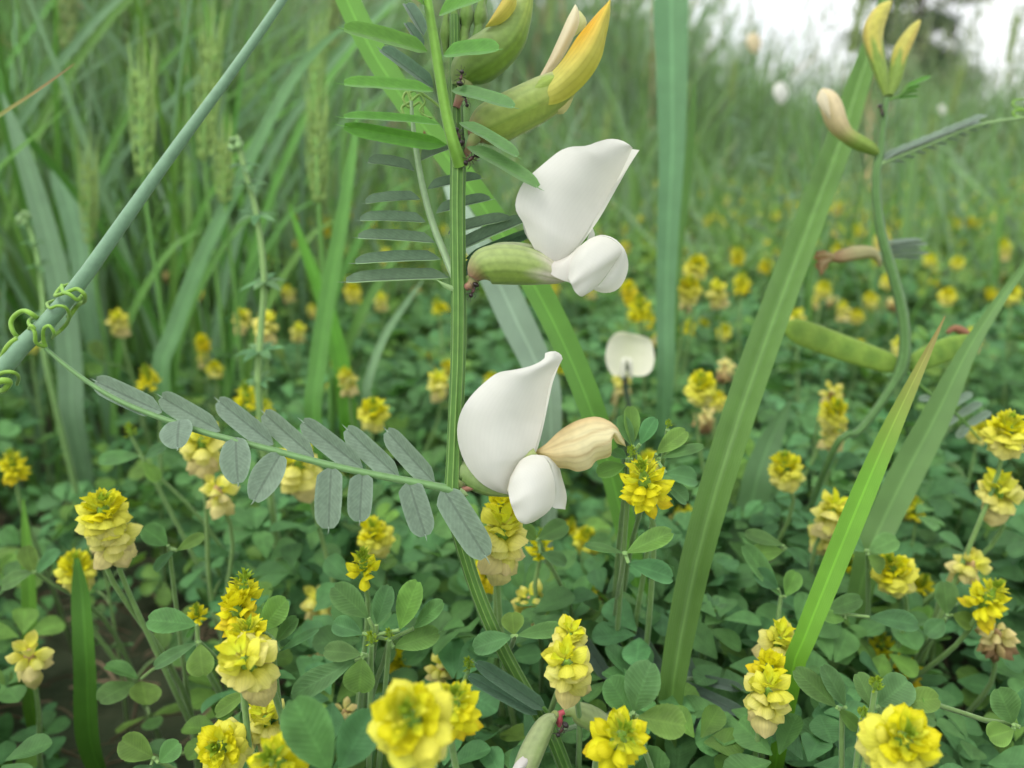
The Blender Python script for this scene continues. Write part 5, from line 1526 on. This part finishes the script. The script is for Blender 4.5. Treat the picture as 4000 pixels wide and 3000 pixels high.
H['m26'] = HT(2300, 2325, 88, 'young', 'small hop trefoil with few yellow petals low under the hanging leaf', 1, seed=0, d=.25)
H['sharp'] = HT(2520, 1895, 218, 'fresh', 'crisp hop trefoil with pointed yellow petals round a green cone, beside the wilted cream flower', 0, seed=0, d=.157, tilt=(0, -.15, 0), foot=np.array([0.028, 0.20, -0.004]))
H['r28'] = HT(2700, 2045, 120, 'mature', 'hop trefoil half hidden behind the wide folded blade', 2, seed=1, d=.26)
H['r29'] = HT(3070, 1832, 142, 'full', 'hop trefoil with neat yellow head right of the wide folded blade', 2, seed=2, d=.235)
H['r30'] = HT(3255, 1610, 118, 'full', 'hop trefoil with tall two-tier head under the long green pod', 2, seed=1, d=.26)
H['r30b'] = HT(3258, 1690, 112, 'mature', 'hop trefoil with pale lower petals joined under the tall two-tier head', 1, seed=2, d=.265)
H['r30c'] = HT(3245, 1545, 90, 'loose', 'hop trefoil with whitish fading petals above the tall two-tier head', 1, seed=1, d=.28)
H['r31'] = HT(3245, 2010, 140, 'mature', 'hop trefoil with bright head touching the left edge of the bright blade', 2, seed=0, d=.22)
H['r31b'] = HT(3230, 2090, 130, 'mature', 'hop trefoil with paler head directly under the one touching the bright blade', 1, seed=1, d=.225)
H['r32'] = HT(3315, 2215, 100, 'fresh', 'small hop trefoil head peeping out on the right side of the bright blade', 1, seed=2, d=.235)
H['r33'] = HT(3490, 2235, 168, 'full', 'hop trefoil with tilted yellow head and visible thin stalk, right of the bright blade', 2, seed=0, d=.205, tilt=(-.4, -.2, 0))
H['r34'] = HT(3605, 2285, 95, 'young', 'shaded olive hop trefoil head behind the tilted yellow one', 1, seed=1, d=.25)
H['r35'] = HT(3855, 2345, 175, 'fresh', 'hop trefoil with green-centred head above the withered brown one', 2, seed=2, d=.195)
H['r36'] = HT(3785, 2215, 138, 'loose', 'hop trefoil with open pale head joined above the green-centred one', 1, seed=0, d=.215)
H['r37'] = HT(3890, 2490, 165, 'withered', 'withered hop trefoil head, whitish above and brown below', 1, seed=0, d=.20)
H['r38'] = HT(3443, 2535, 125, 'fresh', 'small dark-yellow hop trefoil head in the shade above the fresh leaf cluster', 2, seed=0, d=.225)
H['r39'] = HT(3545, 2635, 120, 'gold', 'dark-gold hop trefoil head half behind the fresh leaf cluster', 1, seed=1, d=.225)
H['r40'] = HT(3548, 1975, 98, 'full', 'small round hop trefoil head right of the dull grass blade', 2, seed=2, d=.29)
H['r41'] = HT(3900, 1930, 165, 'mature', 'hop trefoil with broad tan-yellow head on a long bare stalk', 1, seed=1, d=.21)
H['r42'] = HT(3935, 1690, 165, 'full', 'hop trefoil with bright full head next to the grey leaflets of the pod-bearing vetch', 2, seed=0, d=.20)
H['r43'] = HT(2740, 1512, 128, 'full', 'hop trefoil with round bright head between the front-facing white flower and the wide blade', 2, seed=1, d=.275)
H['c44'] = HT(2500, 1205, 100, 'fresh', 'hop trefoil with tall bright head left of the upright blue-green blade', 2, seed=2, d=.33)
H['c45'] = HT(2692, 1130, 105, 'full', 'hop trefoil with broad yellow head right of the upright blue-green blade', 2, seed=0, d=.33)
H['c46'] = HT(2720, 1040, 98, 'full', 'hop trefoil directly behind the broad head by the upright blade', 1, seed=1, d=.35)
H['c47'] = HT(2803, 1150, 86, 'mature', 'hop trefoil with smaller lemon head right of the broad one by the upright blade', 1, seed=2, d=.37)
H['c48'] = HT(1458, 1612, 128, 'full', 'hop trefoil with neat round head standing clear above the grey leaflets', 2, seed=2, d=.27)
H['c49'] = HT(1712, 1505, 92, 'mature', 'hop trefoil with oval tan-yellow head close left of the vetch stem', 2, seed=0, d=.33)
H['c51'] = HT(1042, 1275, 100, 'mature', 'hop trefoil with tall pale head touching the bedstraw stem', 2, seed=1, d=.33)
H['c52'] = HT(852, 1930, 150, 'loose', 'hop trefoil with pale open petals below the left end of the grey leaflets', 2, seed=2, d=.225)
H['c53'] = HT(790, 1745, 165, 'mature', 'hop trefoil with blurred pale-yellow head behind the left grey leaflets', 2, seed=0, d=.225)
H['c54'] = HT(1170, 1830, 180, 'mature', 'hop trefoil with blurred pale head behind the middle grey leaflets', 2, seed=1, d=.225)
H['c55'] = HT(965, 1555, 118, 'young', 'hop trefoil with green-tipped head above the left grey leaflets', 2, seed=1, d=.28)
H['c56'] = HT(580, 1480, 100, 'young', 'hop trefoil with green tip near the tendril end of the grey leaf', 2, seed=2, d=.32)
H['c57'] = HT(50, 1820, 112, 'fresh', 'hop trefoil with green-crowned head at the far left beneath the stalk', 2, seed=0, d=.27)
H['m75'] = HT(1725, 2620, 120, 'loose', 'hop trefoil with pale peach petals behind the largest round head', 1, seed=1, d=.20)
H['m76'] = HT(1350, 2795, 115, 'withered', 'withered cream hop trefoil head between two big leaves', 1, seed=1, d=.19)
H['m74'] = HT(1235, 2575, 105, 'withered', 'dry tan hop trefoil head sunk in the shade of the leaf rosette', 1, seed=2, d=.23)
H['m73'] = HT(1560, 2590, 110, 'gold', 'hop trefoil with shaded yellow petals under the leaf rosette', 1, seed=2, d=.215)
H['r68'] = HT(2832, 1445, 86, 'withered', 'tan withered hop trefoil head beside the round bright one', 1, seed=0, d=.32)
H['r69'] = HT(2752, 1640, 96, 'withered', 'brownish hop trefoil head just under the round bright one', 1, seed=1, d=.30)

# leaves read one by one: (owner, joint px, [(base, tip, width px)], depth)
HL = [
    ('m19', (1470, 2480), .150, [((1439, 2414), (1300, 2288), 100), ((1470, 2441), (1519, 2288), 76), ((1560, 2461), (1632, 2268), 100)]),
    ('m19', (1520, 2500), .151, [((1615, 2454), (1730, 2350), 72), ((1415, 2475), (1298, 2432), 78), ((1537, 2529), (1716, 2470), 88)]),
    ('m19', (1430, 2560), .146, [((1412, 2556), (1264, 2540), 78), ((1385, 2578), (1137, 2719), 92), ((1415, 2570), (1402, 2708), 122)]),
    ('blc', (1300, 3050), .118, [((1290, 3020), (1145, 2730), 175), ((1325, 3010), (1455, 2780), 150), ((1300, 3060), (1330, 3200), 130)]),
    ('l17', (775, 2505), .172, [((768, 2440), (572, 2418), 98), ((771, 2508), (596, 2605), 54), ((781, 2515), (792, 2642), 104)]),
    ('m8', (1060, 2490), .150, [((1020, 2460), (1120, 2340), 100), ((1075, 2510), (1160, 2410), 60), ((1090, 2545), (1245, 2455), 36)]),
    ('m8', (985, 2800), .160, [((975, 2700), (838, 2790), 66), ((1000, 2760), (940, 2830), 62), ((1010, 2770), (1060, 2850), 62)]),
    ('br6', (2475, 2790), .140, [((2462, 2790), (2380, 2648), 118), ((2473, 2783), (2541, 2588), 134), ((2491, 2801), (2680, 2835), 126)]),
    ('sharp', (2440, 2160), .155, [((2445, 2160), (2628, 2076), 82), ((2438, 2160), (2284, 2126), 36), ((2455, 2200), (2634, 2256), 88)]),
    ('sharp', (2480, 1760), .158, [((2470, 1740), (2462, 1584), 66), ((2474, 1748), (2424, 1622), 54), ((2500, 1735), (2560, 1632), 62)]),
    ('sharp', (2560, 1790), .159, [((2564, 1772), (2682, 1680), 72), ((2580, 1790), (2750, 1740), 44), ((2600, 1848), (2728, 1872), 82)]),
    ('sharp', (2450, 1820), .160, [((2444, 1815), (2332, 1853), 70), ((2450, 1790), (2390, 1760), 50), ((2590, 1880), (2690, 1960), 70)]),
    ('m23', (2105, 2110), .192, [((2100, 2105), (2218, 2046), 78), ((2110, 2160), (2215, 2200), 60), ((2095, 2110), (2040, 2060), 60)]),
    ('m24', (2010, 2485), .160, [((2018, 2482), (2210, 2450), 62), ((2000, 2484), (1846, 2532), 84), ((2008, 2480), (2000, 2390), 84)]),
    ('r11', (3290, 2770), .150, [((3268, 2762), (3104, 2614), 84), ((3304, 2762), (3216, 2600), 74), ((3275, 2768), (3355, 2850), 56)]),
    ('r11', (3440, 2770), .148, [((3412, 2765), (3350, 2628), 84), ((3430, 2758), (3552, 2656), 124), ((3500, 2745), (3672, 2728), 92)]),
    ('r11', (3540, 2800), .150, [((3545, 2770), (3660, 2812), 80), ((3520, 2790), (3560, 2860), 60), ((3530, 2780), (3600, 2720), 60)]),
    ('r31', (3300, 2400), .185, [((3215, 2392), (3368, 2336), 66), ((3395, 2410), (3592, 2438), 82), ((3300, 2420), (3205, 2405), 56)]),
    ('r33', (3390, 2150), .20, [((3395, 2155), (3506, 2102), 82), ((3380, 2150), (3300, 2100), 70), ((3390, 2170), (3450, 2230), 70)]),
    ('r35', (3960, 2830), .150, [((3960, 2830), (3900, 2690), 110), ((3985, 2840), (4060, 2700), 120), ((3960, 2850), (3860, 2880), 90)]),
    ('r37', (3700, 2410), .20, [((3700, 2400), (3690, 2270), 90), ((3690, 2420), (3620, 2480), 70), ((3720, 2400), (3800, 2440), 70)]),
    ('r29', (3060, 2140), .20, [((3060, 2130), (2910, 2080), 60), ((3070, 2140), (3160, 2200), 60), ((3060, 2150), (2930, 2165), 70)]),
    ('r12', (3050, 2330), .19, [((3050, 2330), (2905, 2125), 80), ((3040, 2300), (2950, 2230), 70), ((3070, 2330), (3110, 2230), 70)]),
    ('l14', (660, 2140), .19, [((655, 2130), (560, 2060), 84), ((680, 2150), (600, 2230), 44), ((690, 2150), (800, 2090), 50)]),
    ('l15', (130, 2230), .21, [((130, 2230), (0, 2290), 70), ((140, 2240), (230, 2150), 60), ((130, 2240), (100, 2130), 70)]),
    ('c53', (560, 1790), .235, [((545, 1780), (380, 1795), 60), ((560, 1790), (650, 1740), 50), ((560, 1800), (620, 1880), 54)]),
    ('bl', (600, 2960), .165, [((600, 2960), (470, 2890), 100), ((620, 2980), (700, 2900), 80), ((590, 2990), (520, 3060), 80)]),
]
for own, jp, d_, lf in HL:
    t = H[own]
    J = P(jp[0], jp[1], d_ + .001)
    foot = WL[t.name]
    b = MB()
    a0 = foot + np.array([0, 0, max(0.02, J[2] * 0.45)])
    b.tube(cr([foot, a0 * 0.6 + J * 0.4, J * 0.92 + a0 * 0.08, J], 14), np.linspace(0.0008, 0.0005, 14), 7, C_TSTEM * 0.9)
    lo = b.build('leaf', M_STEM, t)
    for k, (p0, p1, wp) in enumerate(lf):
        dz = rng.uniform(-0.002, 0.002)
        n = hint(1.0, 0.9 + rng.uniform(-.3, .3), rng.uniform(-.35, .35))
        A, B = P(*p0, d_), P(*p1, d_ + dz)
        b = MB(); b.tube(cr([J, (J + A) / 2, A], 4), 0.0004, 5, C_TSTEM); b.build('stalklet', M_STEM, lo)
        inst('leaflet', TL[(k + len(own)) % 3], lo, leaf_matrix(A, B, wp * d_ / FPX * 1.05, n))
# little green flower buds held among leaves
for own, (x_, y_), d_, r_ in [('m19', (1450, 2500), .148, 44), ('m19', (1520, 2480), .150, 34), ('sharp', (2610, 1660), .160, 26), ('sharp', (2465, 1770), .158, 36), ('r11', (3420, 2680), .145, 50), ('r11', (3370, 2790), .147, 40), ('c53', (510, 1690), .24, 44), ('bl', (1830, 2600), .17, 44)]:
    M = rot_to([0, -0.2, 1]); M[:3, :3] *= r_ * d_ / FPX; M[:3, 3] = P(x_, y_, d_)
    t = H[own]
    h = inst('flower_bud', CORE['young'], t, Matrix(M.tolist()))
    for f, fm in LAYOUT[('young', 0)][6:]:
        o = bpy.data.objects.new('floret', FM['bud']); col.objects.link(o); o.parent = h; o.matrix_basis = Matrix(fm.tolist())
    b = MB(); J = P(x_, y_, d_); foot = WL[t.name]
    b.tube(cr([foot, foot * .4 + J * .6, J - [0, 0, 0.001]], 12), np.linspace(0.0009, 0.0005, 12), 6, C_TSTEM); b.build('stem', M_STEM, t)

# ------------------------------------------------------------------ trefoils of the patch
LBL = {'full': 'hop trefoil with a full round yellow head standing in the open patch', 'mature': 'hop trefoil with a pale drooping head standing in the open patch', 'young': 'hop trefoil with a small green-tipped yellow head in the open patch',
       'gold': 'hop trefoil with a golden yellow head standing in the open patch', 'withered': 'hop trefoil with a dry tan head standing in the open patch', 'fresh': 'hop trefoil with a pointed yellow head and green tip in the open patch'}
def patch_template(kind, k):
    t = thing('hop_trefoil', LBL[kind], 'trefoil', (0, 0, 0), 'hop trefoils spread through the patch')
    h = 0.118
    sp = stem_path([0.006 * (k % 3 - 1), -0.004, h], [0, 0, -0.003], 12, 0.006)
    b = MB(); b.tube(sp, np.linspace(0.0010, 0.0006, 12), 6, C_TSTEM); b.build('stem', M_STEM, t)
    add_head(t, kind, sp[-1] + [0, 0, 0.0025], 0.0058, [0.1 * rng.normal(), -0.2, 1], False, k)
    for j in range(4):
        p0 = sp[4 + 2 * j - (j == 3)]
        a = rng.uniform(0, 6.28)
        o = np.array([math.cos(a), math.sin(a), rng.uniform(0.2, 0.8)])
        add_leaf3(t, p0, p0 + nrm(o) * rng.uniform(0.007, 0.014), [0.15 * rng.normal(), -0.25 + .15 * rng.normal(), 1], rng.uniform(0.009, 0.0118), rng.uniform(0.0062, 0.0076))
    return t
TK = ['full', 'mature', 'young', 'gold', 'full', 'fresh', 'mature', 'withered']
TT = [patch_template(k, i) for i, k in enumerate(TK)]
read_children()
used = set(); placed = []
heads = [P(0, 0, 0)]
cnt = tries = 0
while cnt < 236 and tries < 9000:
    tries += 1
    x, y = scatter(1, 0.23, 0.86, 1.0, 0.03, 0.70)
    x, y = float(x[0]), float(y[0])
    if rng.random() < 0.72 * float(grassiness(np.array(x), np.array(y))):
        continue
    # leave the view of the measured heads free in the near part
    if y < 0.34 and rng.random() < 0.55:
        continue
    if any((x - a) ** 2 + (y - c) ** 2 < 0.00030 for a, c in placed):
        continue
    k = int(rng.choice(len(TK), p=[.20, .16, .12, .12, .14, .10, .11, .05]))
    o = TT[k] if k not in used else copy_tree(TT[k])
    used.add(k)
    s = rng.uniform(0.72, 1.12) * (0.86 if y < 0.34 else 1.0)
    o.location = (x, y, -0.002)
    o.rotation_euler = (rng.uniform(-.08, .08), rng.uniform(-.08, .08), rng.uniform(0, 6.28))
    o.scale = (s, s, s * rng.uniform(0.92, 1.06))
    placed.append((x, y)); cnt += 1
for k in range(len(TK)):
    if k not in used:
        TT[k].location = (0.1 + 0.02 * k, 0.5, 0)
